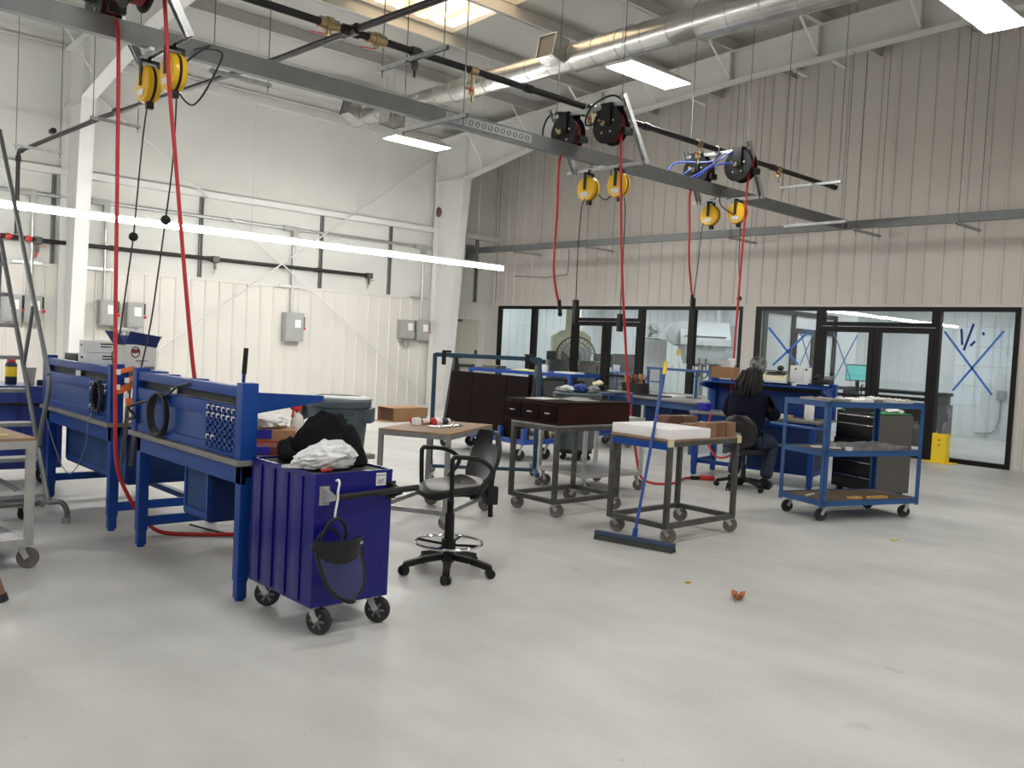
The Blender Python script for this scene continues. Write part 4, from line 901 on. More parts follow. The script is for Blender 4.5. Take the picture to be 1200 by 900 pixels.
for x, y, a, b, h, k, t in blk:
    m = MB(); m.lim((-a/2, -b/2, 0), (a/2, b/2, h), .003); o = m.build('wood_block', WB[k]); o.location = (x, y, .88); o.rotation_euler = (0, 0, radians(random.uniform(-3, 3))); tag(o, t, 'wood block', 'wood blocks')
m = MB(); m.lim((-.025, -.02, 0), (.025, .02, .03), .006); m.cyl((-.03, 0, .03), (.03, 0, .03), .016, 10); o = m.build('yellow_clip', YELP); o.location = (6.93, 4.83, .88); tag(o, 'small yellow plastic clip beside the wood blocks', 'clip')
# push broom leaning on the foam table
o = thing('push_broom', 'push broom with blue handle and yellow tip leaning on the foam table', 'broom', (5.70, 4.60, 0))
A = Vector((0.0, 0.0, .06)); Bp = Vector((.35, .06, 1.42))
# contact: the handle rests on the near edge of the table
d_ = Vector((.16, -.70, 0)).normalized()
m = MB(); m.bar(A - d_*.36 - Vector((0, 0, .0)), A + d_*.36, .055, .03, bev=.006); m.build('broom_head', mat('broom block', (.035, .06, .12), .6), o)
m = MB(); n = 60
for i in range(n):
    p = A + d_*(-.355 + .71*i/(n-1))
    for s in (-1, 1): q = Vector((-d_.y, d_.x, 0))*s; m.cyl(p + q*.012 - Vector((0, 0, .01)), p + q*.03 - Vector((0, 0, .058)), .007, 5)
tag_ = m.build('bristles', mat('grey bristles', (.055, .055, .052), .85), o); tag_['kind'] = 'stuff'
m = MB(); m.cyl(A, Bp, .0135, 12); m.build('broom_handle', mat('blue broom handle', (.02, .07, .30), .35), o)
m = MB(); m.cyl(A - Vector((0, 0, .0)), A + (Bp-A)*.06, .022, 12); m.build('handle_socket', BLUE, o)
m = MB(); dd = (Bp-A).normalized(); m.cyl(Bp - dd*.004, Bp + dd*.11, .016, 12); m.build('handle_tip', YELP, o)
# things on the worn-top table
for i, (x, y, r_, t) in enumerate(((4.98, 6.62, .2, 'caulk tube lying rearmost on the worn table'), (5.02, 6.53, .15, 'caulk tube lying in the middle of the worn table'), (5.10, 6.45, .3, 'caulk tube lying nearest on the worn table'))):
    o = thing('caulk_tube', 'white and red ' + t, 'tube', (x, y, .859), r_, 'caulk tubes')
    m = MB(); m.cyl((-.12, 0, 0), (.10, 0, 0), .027, 18); m.build('tube_body', WHTP, o)
    m = MB(); m.cyl((-.03, 0, 0), (.06, 0, 0), .0275, 18); b_ = m.build('print_band', INK if i != 1 else REDP, o)
    m = MB(); m.lathe([(.027, .10), (.012, .112), (.010, .13), (.004, .2)], 14, axis='X'); m.build('nozzle', BLACK, o)
    m = MB(); m.cyl((-.128, 0, 0), (-.12, 0, 0), .028, 18); m.build('end_cap', REDP, o)
o = MB().lim((-.035, -.03, 0), (.035, .03, .06), .004).build('small_white_box', WHT); o.location = (4.84, 6.50, .83); tag(o, 'small white box beside the caulk tubes', 'box')
o = MB().lim((-.19, -.07, 0), (.19, .07, .014), .002).build('wrapped_bar_stock', SILVER); o.location = (5.0, 6.28, .83); o.rotation_euler = (0, 0, radians(18)); tag(o, 'flat clear-wrapped strip on the near edge of the worn table', 'package')
# drawer case on the second table
o = thing('drawer_case', 'dark brown wooden drawer case lying on the steel rolling table', 'drawer case', (6.40, 6.10, .87))
m = MB(); m.lim((-.50, -.36, 0), (.53, .38, .205), .006); m.build('case_body', BRWOOD, o)
for j in range(3):
    y = -.35 + j*.242; m = MB(); m.lim((-.512, y, .03), (-.498, y+.232, .185), .006); f_ = m.build('drawer_front', DKWOOD, o)
    m = MB(); m.lim((-.522, y+.085, .10), (-.511, y+.15, .112), .003); b_ = m.build('drawer_pull', GALV, o); b_.parent = f_
m = MB(); m.lim((-.51, -.37, .205), (.54, .39, .213), .002); m.build('case_lid', DKWOOD, o)
for i, (x, y, a, b, r_, t, mt) in enumerate(((6.2, 6.25, .3, .22, .2, 'left', WHT), (6.5, 6.05, .3, .3, -.15, 'middle', mat('grey paper', (.4, .4, .39), .7)), (6.7, 6.25, .28, .2, .4, 'right', mat('grey paper', (.4, .4, .39), .7)))):
    o = MB().lim((-a/2, -b/2, 0), (a/2, b/2, .006), .001).build('paper_sheet', mt); o.location = (x, y, 1.084); o.rotation_euler = (0, 0, r_); tag(o, 'loose sheets lying on the drawer case lid, %s pile' % t, 'paper', 'papers on the drawer case')

# ---- blue three-shelf cart on the right
o = thing('shelf_cart', 'blue three-shelf steel cart with push handle in front of the black tool chest', 'cart', (8.94, 4.38, 0), radians(-18.5))
a, b = .66, .315; CB = mat('shelf cart blue', (.016, .085, .26), .42, noise=.12, nscale=4)
for sx, sy in ((-1, -1), (1, -1), (1, 1), (-1, 1)):
    x, y = sx*a, sy*b; m = MB(); m.lim((min(x, x-sx*.05), min(y, y-sy*.006), .14), (max(x, x-sx*.05), max(y, y-sy*.006), 1.20)); m.lim((min(x, x-sx*.006), min(y, y-sy*.05), .14), (max(x, x-sx*.006), max(y, y-sy*.05), 1.20)); m.build('corner_post', CB, o, smooth=False)
SHT = mat('worn shelf deck', (.11, .095, .085), .65, noise=.3, nscale=6)
for z, mt in ((.20, mat('brown shelf deck', (.16, .105, .065), .65, noise=.3, nscale=6)), (.70, SHT), (1.19, SHT)):
    m = MB(); rect_frame(m, -a, -b, a, b, z-.045, z+.012, .006); m.lim((-a, -b, z-.006), (a, b, z)); s_ = m.build('shelf', CB, o, smooth=False)
    d_ = MB().lim((-a+.008, -b+.008, z), (a-.008, b-.008, z+.004)).build('shelf_mat', mt, o, smooth=False); d_.parent = s_
m = MB(); m.tube(spline([(-a+.02, -b+.01, .92), (-a-.13, -b+.01, .93), (-a-.15, -b+.04, .93), (-a-.15, b-.04, .93), (-a-.13, b-.01, .93), (-a+.02, b-.01, .92)], 5), .013, 10); m.build('push_handle', CB, o)
for sx, sy, rr in ((-1, -1, 2.9), (1, -1, 2.7), (1, 1, 2.8), (-1, 1, 3.0)): caster(o, sx*(a-.09), sy*(b-.07), .156, .063, .036, rr, RUB)
def oncart(x, y, z): v = Matrix.Rotation(radians(-18.5), 4, 'Z') @ Vector((x, y, z)); return (v.x+8.94, v.y+4.38, v.z)
def flat(name, label, cat, x, y, z, lx, ly, h, r_, mt, grp=None, bev=.002, seed=None):
    if seed is None: m = MB().lim((-lx/2, -ly/2, 0), (lx/2, ly/2, h), bev)
    else:
        n = 14; m = MB(); vs = []; fs = []
        for i in range(n):
            for j in range(n):
                u, v = i/(n-1)-.5, j/(n-1)-.5; e = 1-max(abs(u), abs(v))*.25*abs(mnoise.noise(Vector((u*5, v*5, seed)))); vs.append((u*lx*e, v*ly*e, .004+h*(.5+.5*mnoise.noise(Vector((u*9, v*9, seed*2.3))))))
        k = len(vs); vs += [(x_, y_, 0) for x_, y_, z_ in vs]
        for i in range(n-1):
            for j in range(n-1): a_ = i*n+j; fs.append((a_, a_+1, a_+n+1, a_+n)); fs.append((k+a_, k+a_+n, k+a_+n+1, k+a_+1))
        for i in range(n-1): fs += [(i, k+i, k+i+1, i+1), (i*n, (i+1)*n, k+(i+1)*n, k+i*n), ((n-1)*n+i, (n-1)*n+i+1, k+(n-1)*n+i+1, k+(n-1)*n+i), (i*n+n-1, k+i*n+n-1, k+(i+1)*n+n-1, (i+1)*n+n-1)]
        m.add(vs, fs)
    o = m.build(name, mt); o.location = oncart(x, y, z); o.rotation_euler = (0, 0, radians(-18.5)+r_); tag(o, label, cat, grp); return o
FOILG = mat('dull wrapped metal', (.33, .32, .31), .4, .5, noise=.3, nscale=12)
flat('wrapped_part', 'silver wrapped flat part at the left end of the cart top shelf', 'wrapped part', -.40, .02, 1.195, .3, .4, .035, .1, FOILG, 'wrapped parts on the cart', seed=1)
flat('wrapped_part', 'white wrapped part in the middle of the cart top shelf', 'wrapped part', -.09, -.08, 1.195, .26, .3, .05, -.1, WHT, 'wrapped parts on the cart', seed=2)
flat('wrapped_part', 'brown wrapped part right of the middle on the cart top shelf', 'wrapped part', .15, .02, 1.195, .22, .36, .04, .05, FOILG, 'wrapped parts on the cart', seed=3)
flat('wrapped_part', 'white wrapped part at the right end of the cart top shelf', 'wrapped part', .40, -.02, 1.195, .34, .46, .06, .06, mat('bright wrap', (.7, .69, .66), .35, .2, noise=.15, nscale=14), 'wrapped parts on the cart', seed=4)
flat('wrapped_part', 'long grey film-wrapped part on the right of the cart middle shelf', 'wrapped part', .20, -.02, .705, .76, .46, .06, .03, FOILG, 'wrapped parts on the cart', seed=5)
flat('wrapped_part', 'pale strip at the left of the cart middle shelf', 'wrapped part', -.36, .0, .705, .3, .08, .015, -.5, WHT, 'wrapped parts on the cart', seed=6)
flat('wrapped_part', 'shiny strip crossing the middle of the cart middle shelf', 'wrapped part', -.22, .1, .705, .22, .1, .02, -.4, SILVER, 'wrapped parts on the cart', seed=7)
flat('label_card', 'orange and white card on the cart bottom shelf, left one', 'card', -.12, -.2, .205, .16, .07, .02, .1, mat('amber card', (.6, .36, .12), .6), 'cards on the cart')
flat('label_card', 'orange and white card on the cart bottom shelf, right one', 'card', .18, -.21, .205, .26, .07, .02, .1, mat('amber card', (.6, .36, .12), .6), 'cards on the cart')
flat('white_rod', 'short white rod on the left of the cart bottom shelf', 'rod', -.48, .05, .205, .2, .02, .015, .4, WHTP)
flat('white_cap', 'small white cap at the near edge of the cart middle shelf', 'cup', -.30, -.26, .705, .05, .05, .04, 0, WHTP, bev=.008)  # white cap, modelled as a small rounded block
# ---- black tool chest
o = thing('tool_chest', 'black steel tool chest with bright drawer pulls behind the blue cart', 'tool chest', (10.70, 4.99, 0), radians(-20))
TC = mat('black tool chest paint', (.012, .0115, .011), .4, spec=.3); TCS = mat('grey chest side', (.085, .08, .075), .5)
m = MB(); m.lim((-.27, -.36, .05), (.27, .36, .66), .006); m.lim((-.255, -.35, .66), (.27, .35, 1.0), .006); m.build('chest_body', TC, o)
m = MB(); m.lim((-.26, -.365, .06), (.26, -.358, .99)); m.build('chest_side', TCS, o, smooth=False)
for z0, z1, d in ((.07, .23, .27), (.24, .41, .27), (.42, .52, .27), (.53, .61, .27), (.69, .86, .255), (.875, .97, .255)):
    m = MB(); m.lim((-d-.012, -.335, z0), (-d+.002, .335, z1), .004); f_ = m.build('drawer', TC, o)
    m = MB(); m.lim((-d-.024, -.30, z1-.022), (-d-.011, .30, z1-.010), .003); h_ = m.build('drawer_pull', CHROME, o); h_.parent = f_
m = MB(); m.lim((-.25, -.34, 1.0), (.26, .34, 1.008)); m.build('green_mat', mat('green chest mat', (.03, .30, .09), .6), o, smooth=False)
for sx in (-1, 1):
    for sy in (-1, 1): m = MB(); m.lim((sx*.2-.03, sy*.28-.03, 0), (sx*.2+.03, sy*.28+.03, .05), .005); m.build('foot', BLACK, o)
o = blob((0, 0, .03), (.12, .14, .04), 11, .4, 3, 4, -.028, folds=.15).build('foil_heap', SILVER); o.location = (10.76, 5.06, 1.008); tag(o, 'crumpled silver foil on top of the black tool chest', 'foil')
o = blob((0, 0, .02), (.12, .10, .03), 12, .4, 3, 3, -.018, folds=.15).build('foil_heap', mat('white wrap', (.7, .7, .7), .4)); o.location = (10.84, 4.80, 1.008); tag(o, 'crumpled white wrap at the right of the tool chest top', 'foil')
o = MB().lim((-.09, -.2, 0), (.09, .2, .05), .008).build('black_case', BLACK); o.location = (10.53, 5.06, 1.008); o.rotation_euler = (0, 0, radians(-20)); tag(o, 'low black case at the front of the tool chest top', 'case')
# ---- yellow column guard
o = thing('steel_bollard', 'yellow steel channel guard bolted to the floor before the right glazing', 'bollard', (15.30, 5.96, 0))
m = MB(); m.lim((-.085, -.115, 0), (-.073, .115, .49)); m.lim((-.073, -.115, 0), (.085, -.103, .49)); m.lim((-.073, .103, 0), (.085, .115, .49)); m.build('guard_post', YELP, o, smooth=False)
m = MB(); m.lim((-.13, -.25, 0), (.13, .25, .014), .002); m.build('base_plate', YELP, o)
m = MB()
for z in (.30, .38): m.cyl((-.09, 0, z), (-.084, 0, z), .014, 10)
m.build('bolt_hole', INK, o)
# ------------------------------------------------------------------ person on a task chair
th = radians(12.4)
o = thing('task_chair', 'black task chair with oval back under the person in navy', 'chair', (9.36, 5.93, 0), th)
star_base(o, .32, .10, BLACK, 5, radians(25), .03)
m = MB(); m.cyl((0, 0, .14), (0, 0, .30), .03, 14); m.cyl((0, 0, .30), (0, 0, .43), .02, 12); m.build('gas_column', BLACK, o)
m = MB(); m.lim((-.12, -.1, .425), (.12, .1, .45), .008); m.tube([(-.02, -.08, .435), (-.05, -.2, .42), (-.06, -.26, .40)], .006, 8); m.build('seat_plate', BLACK, o)
m = pad(lambda u, v: Vector((((u-.5)*2)*.225*sqrt(max(0, 1-abs((v-.5)*2)**3.2*.5)), ((v-.5)*2)*.235*sqrt(max(0, 1-abs((u-.5)*2)**4*.35)), .497 - .02*max(0, (u-.5)*2)**3)), 14, 14, (0, 0, .05)); m.build('seat', PUR, o)
m = pad(lambda u, v: Vector((-.23 - .03*(u-.5)*2 + .045*((v-.5)*2)**2, ((v-.5)*2)*.215*sqrt(max(.03, 1-abs((u-.5)*2)**2.4*.9)), .70+((u-.5)*2)*.205)), 14, 14, (.035, 0, 0)); b_ = m.build('backrest', PUR, o)
m = MB(); m.lim((-.292, -.075, .80), (-.25, .055, .83), .012); s_ = m.build('hand_slot', INK, o); s_.parent = b_
m = MB(); m.bar((-.05, 0, .43), (-.27, 0, .44), .06, .02, bev=.006); m.bar((-.275, 0, .43), (-.30, 0, .70), .055, .02, up=(1, 0, 0), bev=.006); m.lim((-.315, -.045, .64), (-.27, .045, .70), .006); m.build('back_post', GREYM, o)

def skin(name, joints, edges, mt, parent=None, root=0, sub=1, grow=1.0):
    """connected joints (x, y, z, radius[, radius2]) grown into one surface"""
    me = bpy.data.meshes.new(name); me.from_pydata([j[:3] for j in joints], edges, []); me.materials.append(mt)
    ob = bpy.data.objects.new(name, me); COL.objects.link(ob)
    if parent: ob.parent = parent
    sk = ob.modifiers.new('skin', 'SKIN'); sk.use_smooth_shade = True
    if not me.skin_vertices: 
        me.attributes  # layer is created with the modifier
    lay = me.skin_vertices[0].data if len(me.skin_vertices) else None
    for i, j in enumerate(joints):
        lay[i].radius = (j[3]*grow, (j[4] if len(j) > 4 else j[3])*grow); lay[i].use_root = (i == root)
    s_ = ob.modifiers.new('soft', 'SUBSURF'); s_.levels = s_.render_levels = sub
    return ob
SKIN = mat('dark brown skin', (.085, .045, .03), .55)
NAVY = mat('navy work shirt', (.004, .005, .016), .9, spec=.15, bump=.35, bscale=14)
JEANS = mat('dark blue jeans', (.016, .026, .055), .85, noise=.2, nscale=9, bump=.2, bscale=30)
HAIR = mat('black dreadlocks', (.006, .005, .005), .75, bump=.5, bscale=60)
SHOE = mat('brown grey shoes', (.045, .038, .033), .7)
P_ = thing('person', 'person with black dreadlocks in navy shirt and jeans, seated with back to the camera', 'person', (9.36, 5.93, 0), th)
J = []; E_ = []
def jt(*a): J.append(a); return len(J)-1
pel = jt(-.02, 0, .58, .13, .115); wst = jt(-.04, 0, .74, .12, .10); che = jt(-.01, 0, .94, .14, .115); upc = jt(.03, 0, 1.10, .12, .085); nk = jt(.075, 0, 1.205, .05); hd0 = jt(.115, 0, 1.28, .068); hd1 = jt(.135, 0, 1.37, .088, .08); hd2 = jt(.12, 0, 1.435, .062)
E_ += [(pel, wst), (wst, che), (che, upc), (upc, nk), (nk, hd0), (hd0, hd1), (hd1, hd2)]
ns = jt(.215, 0, 1.325, .013); E_.append((hd1, ns))
for s in (1, -1):
    sh_ = jt(.03, s*.175, 1.08, .045); el = jt(.14, s*.29, .90, .034); wr = jt(.40, s*.17, .91, .029); pm = jt(.455, s*.145, .905, .036, .018); E_ += [(upc, sh_), (sh_, el), (el, wr), (wr, pm)]
    for k, (dy, ln) in enumerate(((-.028, .066), (-.010, .076), (.010, .072), (.028, .056))):
        a = jt(.50, s*(.145+dy), .905, .0095); b = jt(.50+ln*.55, s*(.145+dy*1.2), .895, .0085); c = jt(.50+ln*.8, s*(.145+dy*1.2), .872, .0078); E_ += [(pm, a), (a, b), (b, c)]
    a = jt(.45, s*.10, .90, .011); b = jt(.485, s*.085, .89, .009); E_ += [(wr, a), (a, b)]
    hp = jt(.03, s*.105, .57, .09); kn = jt(.37, s*.20, .555, .062); an = jt(.20, s*.205, .115, .036); tt = jt(.33, s*.215, .055, .034, .03); E_ += [(pel, hp), (hp, kn), (kn, an), (an, tt)]
body = skin('body', J, E_, SKIN, P_)
for s in (1, -1):
    e = MB().ball((.208, s*.034, 1.365), .013, 10).build('eye', WHTP, P_)
    e = MB().ball((.125, s*.088, 1.355), .02, 10, (1, .5, 1.4)).build('ear', SKIN, P_)
MB().tube([(.213, -.025, 1.285), (.222, 0, 1.283), (.213, .025, 1.285)], .006, 6).build('mouth', mat('lips', (.10, .035, .03), .5), P_)
J2 = []; E2 = []
def j2(*a): J2.append(a); return len(J2)-1
p0 = j2(-.03, 0, .56, .165, .15); p1 = j2(-.05, 0, .72, .165, .135); p2 = j2(-.02, 0, .93, .185, .145); p3 = j2(.03, 0, 1.085, .15, .105); p4 = j2(.065, 0, 1.165, .075, .07); E2 += [(p0, p1), (p1, p2), (p2, p3), (p3, p4)]
for s in (1, -1):
    a = j2(.03, s*.185, 1.075, .085); b = j2(.09, s*.245, .98, .075); c = j2(.14, s*.295, .90, .07); d = j2(.28, s*.23, .91, .058); e = j2(.385, s*.175, .915, .042); E2 += [(p3, a), (a, b), (b, c), (c, d), (d, e)]
shirt = skin('work_shirt', J2, E2, NAVY, P_, sub=2, grow=1.32)
J2 = []; E2 = []
p0 = j2(-.02, 0, .575, .15, .125); p1 = j2(-.03, 0, .66, .14, .115); E2 += [(p0, p1)]
for s in (1, -1):
    a = j2(.05, s*.11, .575, .105); b = j2(.38, s*.20, .56, .08); c = j2(.29, s*.205, .33, .068); d = j2(.205, s*.207, .12, .062); E2 += [(p0, a), (a, b), (b, c), (c, d)]
skin('jeans', J2, E2, JEANS, P_, sub=2, grow=1.28)
for s in (1, -1):
    skin('shoe', [(.16, s*.207, .055, .045), (.25, s*.212, .05, .045, .04), (.36, s*.218, .042, .04, .034), (.19, s*.207, .12, .045)], [(0, 1), (1, 2), (0, 3)], SHOE, P_, sub=2, grow=1.35)
hr = MB(); hr.ball((.115, 0, 1.375), .118, 16, (1.02, .98, .92)); hair = hr.build('hair', HAIR, P_)
random.seed(5)
for i in range(42):
    a = radians(75 + 210*i/41); r0 = .105 + random.uniform(-.03, .01); x0, y0, z0 = .115 + r0*cos(a), r0*sin(a), 1.40 + random.uniform(-.03, .05)
    ln = random.uniform(.22, .33); sp = random.uniform(.9, 1.25)
    pts = [(x0, y0, z0), (.105 + r0*1.25*cos(a), r0*1.2*sin(a), z0-.07), (.06 + r0*1.25*cos(a)*sp, r0*1.15*sin(a)*sp, z0-.16), (.03 + r0*1.2*cos(a)*sp, r0*1.1*sin(a)*sp + random.uniform(-.015, .015), z0-ln)]
    MB().tube(spline(pts, 4), [.016]*12 + [.009], 6).build('dreadlock', HAIR, hair).parent = hair

# ---- items on that bench
cs, sn = cos(th), sin(th)
def solid(name, label, cat, loc, d, mt, rz=0, grp=None, bev=.003):
    b = MB().lim((-d[0]/2, -d[1]/2, 0), (d[0]/2, d[1]/2, d[2]), bev).build(name, mt); b.location = loc; b.rotation_euler = (0, 0, rz); tag(b, label, cat, grp); return b
ZS = 1.301
o = thing('cardboard_box', 'small open cardboard box holding papers on the blue bench shelf, beside the person', 'box', (10.28, 6.88, ZS), th)
def openbox(o, lx, ly, h, mt, inner, flaps=None, t=.005):
    m = MB(); m.lim((-lx/2, -ly/2, 0), (lx/2, ly/2, t)); m.lim((-lx/2, -ly/2, t), (-lx/2+t, ly/2, h)); m.lim((lx/2-t, -ly/2, t), (lx/2, ly/2, h)); m.lim((-lx/2+t, -ly/2, t), (lx/2-t, -ly/2+t, h)); m.lim((-lx/2+t, ly/2-t, t), (lx/2-t, ly/2, h)); return m.build('box_body', mt, o, smooth=False)
openbox(o, .22, .32, .15, CARD, CARDSHADE)
m = MB(); m.bar((.0, -.06, .05), (.03, -.06, .27), .006, .10, up=(0, 1, 0)); m.bar((.03, .0, .05), (.0, .02, .24), .006, .13, up=(0, 1, 0)); m.build('folded_papers', WHT, o, smooth=False)
o = thing('counting_scale', 'beige digital counting scale on the blue bench shelf', 'scale', (10.47, 6.20, ZS), th)
m = MB(); m.prism([Vector(p) for p in ((-.16, -.15, .01), (-.13, -.15, .075), (-.02, -.15, .115), (.16, -.15, .115), (.16, -.15, .01))], (0, 0, 0), (0, .31, 0)); m.build('scale_housing', mat('beige housing', (.62, .58, .42), .5), o, smooth=False)
m = MB(); m.bar((-.128, .0, .083), (-.03, .0, .118), .24, .004, up=(-.3, 0, 1)); m.build('display_panel', mat('grey display', (.10, .11, .11), .3), o)
m = MB(); m.lim((-.1, -.15, .125), (.16, .16, .14), .005); m.cyl((.05, 0, .11), (.05, 0, .125), .04, 12); m.build('weighing_pan', mat('dark pan', (.12, .11, .10), .4, .5), o)
m = MB(); m.ball((.05, .0, .175), .045, 12, (1, 1, .8)); b_ = m.build('dark_part', INK); b_.location = (10.47, 6.20, ZS); tag(b_, 'small dark part lying on the pan of the beige scale', 'part')
o = thing('leaflet_holder', 'white leaflet stand with dark print on the bench shelf right of the scale', 'leaflet stand', (10.50, 5.94, ZS), th)
m = MB(); m.lim((-.05, -.08, 0), (.05, .08, .22), .003); m.lim((-.055, -.17, 0), (.04, -.085, .20), .003); m.build('white_card', WHT, o)
m = MB(); m.prism([Vector(p) for p in ((-.052, .03, .165), (-.052, -.01, .165), (-.052, .01, .195))], (0, 0, 0), (.001, 0, 0)); m.lim((-.057, -.14, .16), (-.055, -.11, .185)); m.build('printed_mark', INK, o, smooth=False)
o = thing('desk_phone', 'black desk phone at the right end of the bench shelf', 'phone', (10.62, 5.66, ZS), th)
m = MB(); m.prism([Vector(p) for p in ((-.1, -.11, 0), (-.1, -.11, .025), (.09, -.11, .07), (.09, -.11, 0))], (0, 0, 0), (0, .2, 0)); m.build('phone_body', BLACK, o, smooth=False)
m = MB(); m.tube(spline([(-.07, .06, .06), (-.04, .06, .085), (.05, .06, .105), (.08, .06, .09)], 5), .02, 10); m.build('handset', BLACK, o)
m = MB(); m.bar((.0, -.07, .055), (.06, -.07, .10), .10, .006, up=(-1, 0, 1)); m.build('phone_display', mat('grey lcd', (.12, .14, .13), .25), o)
o = thing('desk_fan', 'small grey clip fan above the seated person on the bench shelf', 'fan', (10.42, 6.47, ZS), th)
m = MB(); m.lim((-.05, -.05, 0), (.05, .05, .02), .005); m.cyl((0, 0, .02), (0, 0, .16), .012, 8); m.build('fan_stand', BLACK, o)
Mx = Matrix.Rotation(pi/2, 4, 'Y')
m = MB()
for R_ in (.04, .075, .105): m.ring((-.04, 0, .21), R_, .003, 24, 5, Mx)
m.ring((0, 0, .21), .108, .006, 24, 6, Mx)
for i in range(14): a = 2*pi*i/14; m.bar((-.04, .02*cos(a), .21+.02*sin(a)), (-.005, .108*cos(a), .21+.108*sin(a)), .003, .003)
m.build('fan_cage', STEELG, o)
m = MB()
for i in range(4):
    a = 2*pi*i/4+.5; m.bar((-.015, .02*cos(a), .21+.02*sin(a)), (-.015, .09*cos(a), .21+.09*sin(a)), .05, .003, up=(1, .4, 0))
m.cyl((-.03, 0, .21), (.03, 0, .21), .025, 12); m.build('fan_blades', mat('light grey blades', (.4, .4, .4), .5), o)
solid('white_tag', 'small white tag stuck under the phone on the shelf edge', 'tag', (10.29, 5.86, 1.262), (.004, .06, .035), WHT, th, bev=0)
solid('parts_bin', 'blue plastic bin at the left end of the person\'s bench', 'bin', (9.98, 6.98, .85), (.16, .12, .10), mat('blue bin plastic', (.02, .02, .40), .4), th)
o = thing('spray_canister', 'white plastic bottle standing on the bench behind the cart shelves', 'bottle', (10.28, 5.62, .85), 0)
MB().lathe([(.055, 0), (.06, .01), (.06, .19), (.05, .215), (.022, .225), (.022, .24)], 18).build('bottle_body', WHTP, o); MB().cyl((0, 0, .24), (0, 0, .265), .025, 14).build('bottle_cap', WHTP, o)
solid('wood_scrap', 'light wood scraps on the bench left of the white bottle', 'wood', (10.12, 5.95, .85), (.14, .34, .045), mat('pale wood', (.42, .28, .15), .6), th)
solid('small_white_box', 'white box on the bench in front of the wood scraps', 'box', (10.02, 5.84, .85), (.07, .08, .06), WHT, th)
# power bar / red plug on the floor
o = thing('air_gun', 'red and black air tool lying on the floor at the end of the red hose', 'air tool', (9.56, 6.53, 0), radians(-40))
MB().lim((-.14, -.035, .0), (.05, .035, .06), .015).build('tool_body', REDP, o); MB().lim((-.26, -.03, 0), (-.14, .03, .05), .015).build('tool_grip', BLACK, o)
o = MB().tube(spline([(9.82, 6.76, .84), (9.72, 6.74, .62), (9.70, 6.68, .42), (9.66, 6.52, .30), (9.68, 6.36, .33), (9.75, 6.28, .48), (9.82, 6.26, .58)], 8), .0135, 10).build('hose_loop', RED); tag(o, 'loop of red hose hanging under the front of the person\'s bench', 'hose')
# loose dreadlock helper ends here
# ---- open blue workbench further back with the tool bag
o = thing('workbench', 'blue workbench with open frame riser farther back, black tool bag at its end', 'workbench', (12.78, 10.22, 0), radians(173))
Lb, D = 2.05, .95
BL3 = mat('far bench blue', (.02, .075, .22), .5, noise=.1, nscale=4)
MB().lim((0, 0, .81), (D, Lb, .845), .004).build('bench_top', LAM, o)
m = MB(); m.lim((.03, .04, .70), (D-.04, .07, .81)); m.lim((.03, Lb-.07, .70), (D-.04, Lb-.04, .81)); m.lim((D-.07, .07, .70), (D-.04, Lb-.07, .81)); m.build('apron', BL3, o, smooth=False)
for x in (.06, D-.07):
    for y in (.08, Lb-.08): MB().lim((x-.03, y-.03, 0), (x+.03, y+.03, .81), .004).build('leg', BL3, o)
for y in (.03, .36, 1.20, 1.52): MB().lim((-.01, y-.02, .845), (.03, y+.02, 1.29), .003).build('riser_post', BL3, o)
MB().lim((-.015, .0, 1.29), (.035, 1.55, 1.335), .003).build('riser_top_rail', BL3, o); MB().lim((-.01, .05, 1.06), (.02, .34, 1.08)).build('riser_cross_rail', BL3, o)
MB().lim((-.10, 0, .86), (-.02, 1.55, .90)).build('back_ledge', mat('grey ledge', (.42, .42, .42), .5), o, smooth=False)
for y in (.08, Lb-.08): MB().lim((.1, y-.02, .18), (D-.1, y+.02, .23)).build('stretcher', BL3, o, smooth=False)
MB().lim((D-.5, .9, .35), (D-.1, 1.5, .7), .004).build('drawer_cabinet', DKBLUE, o)
Rb = Matrix.Translation((12.78, 10.22, 0)) @ Matrix.Rotation(radians(173), 4, 'Z')
def onb(x, y, z): v = Rb @ Vector((x, y, z)); return (v.x, v.y, v.z)
o = thing('tool_bag', 'black tool bag stuffed with orange and red handled tools on the far blue bench', 'tool bag', onb(.55, .30, .845), radians(173))
m = MB(); m.prism([Vector(p) for p in ((-.11, -.22, 0), (.11, -.22, 0), (.13, -.25, .20), (-.13, -.25, .20))], (0, 0, 0), (0, .44, 0)); m.build('bag_body', mat('black bag cloth', (.012, .011, .01), .85, bump=.4, bscale=40), o)
random.seed(3)
TOOLC = [mat('amber handle', (.40, .17, .05), .5), mat('tan handle', (.38, .24, .10), .5), REDP, BLACK, DARKM, BLACK, mat('brown handle', (.16, .08, .04), .6)]
for i in range(30):
    y = random.uniform(-.21, .19); x = random.uniform(-.09, .09); h = random.uniform(.06, .17); mt = TOOLC[i % 7]
    m = MB(); m.tube([(x, y, .12), (x+random.uniform(-.03, .03), y+random.uniform(-.03, .03), .2), (x+random.uniform(-.05, .05), y+random.uniform(-.06, .06), .2+h)], [.012, .014, .018], 8); m.build('tool_handle', mt, o)
for y, k in ((.55, 0), (.75, 1), (.95, 2)):
    b_ = solid('black_tray', 'flat dark tray on the far blue bench, %s from the tool bag' % ('nearest', 'second', 'third')[k], 'tray', onb(.55, y, .845), (.3, .16, .02), BLACK, radians(173), 'trays on the far bench')
solid('white_paper', 'white sheets on the far blue bench near the riser', 'paper', onb(.2, .85, .845), (.25, .4, .03), WHT, radians(170))
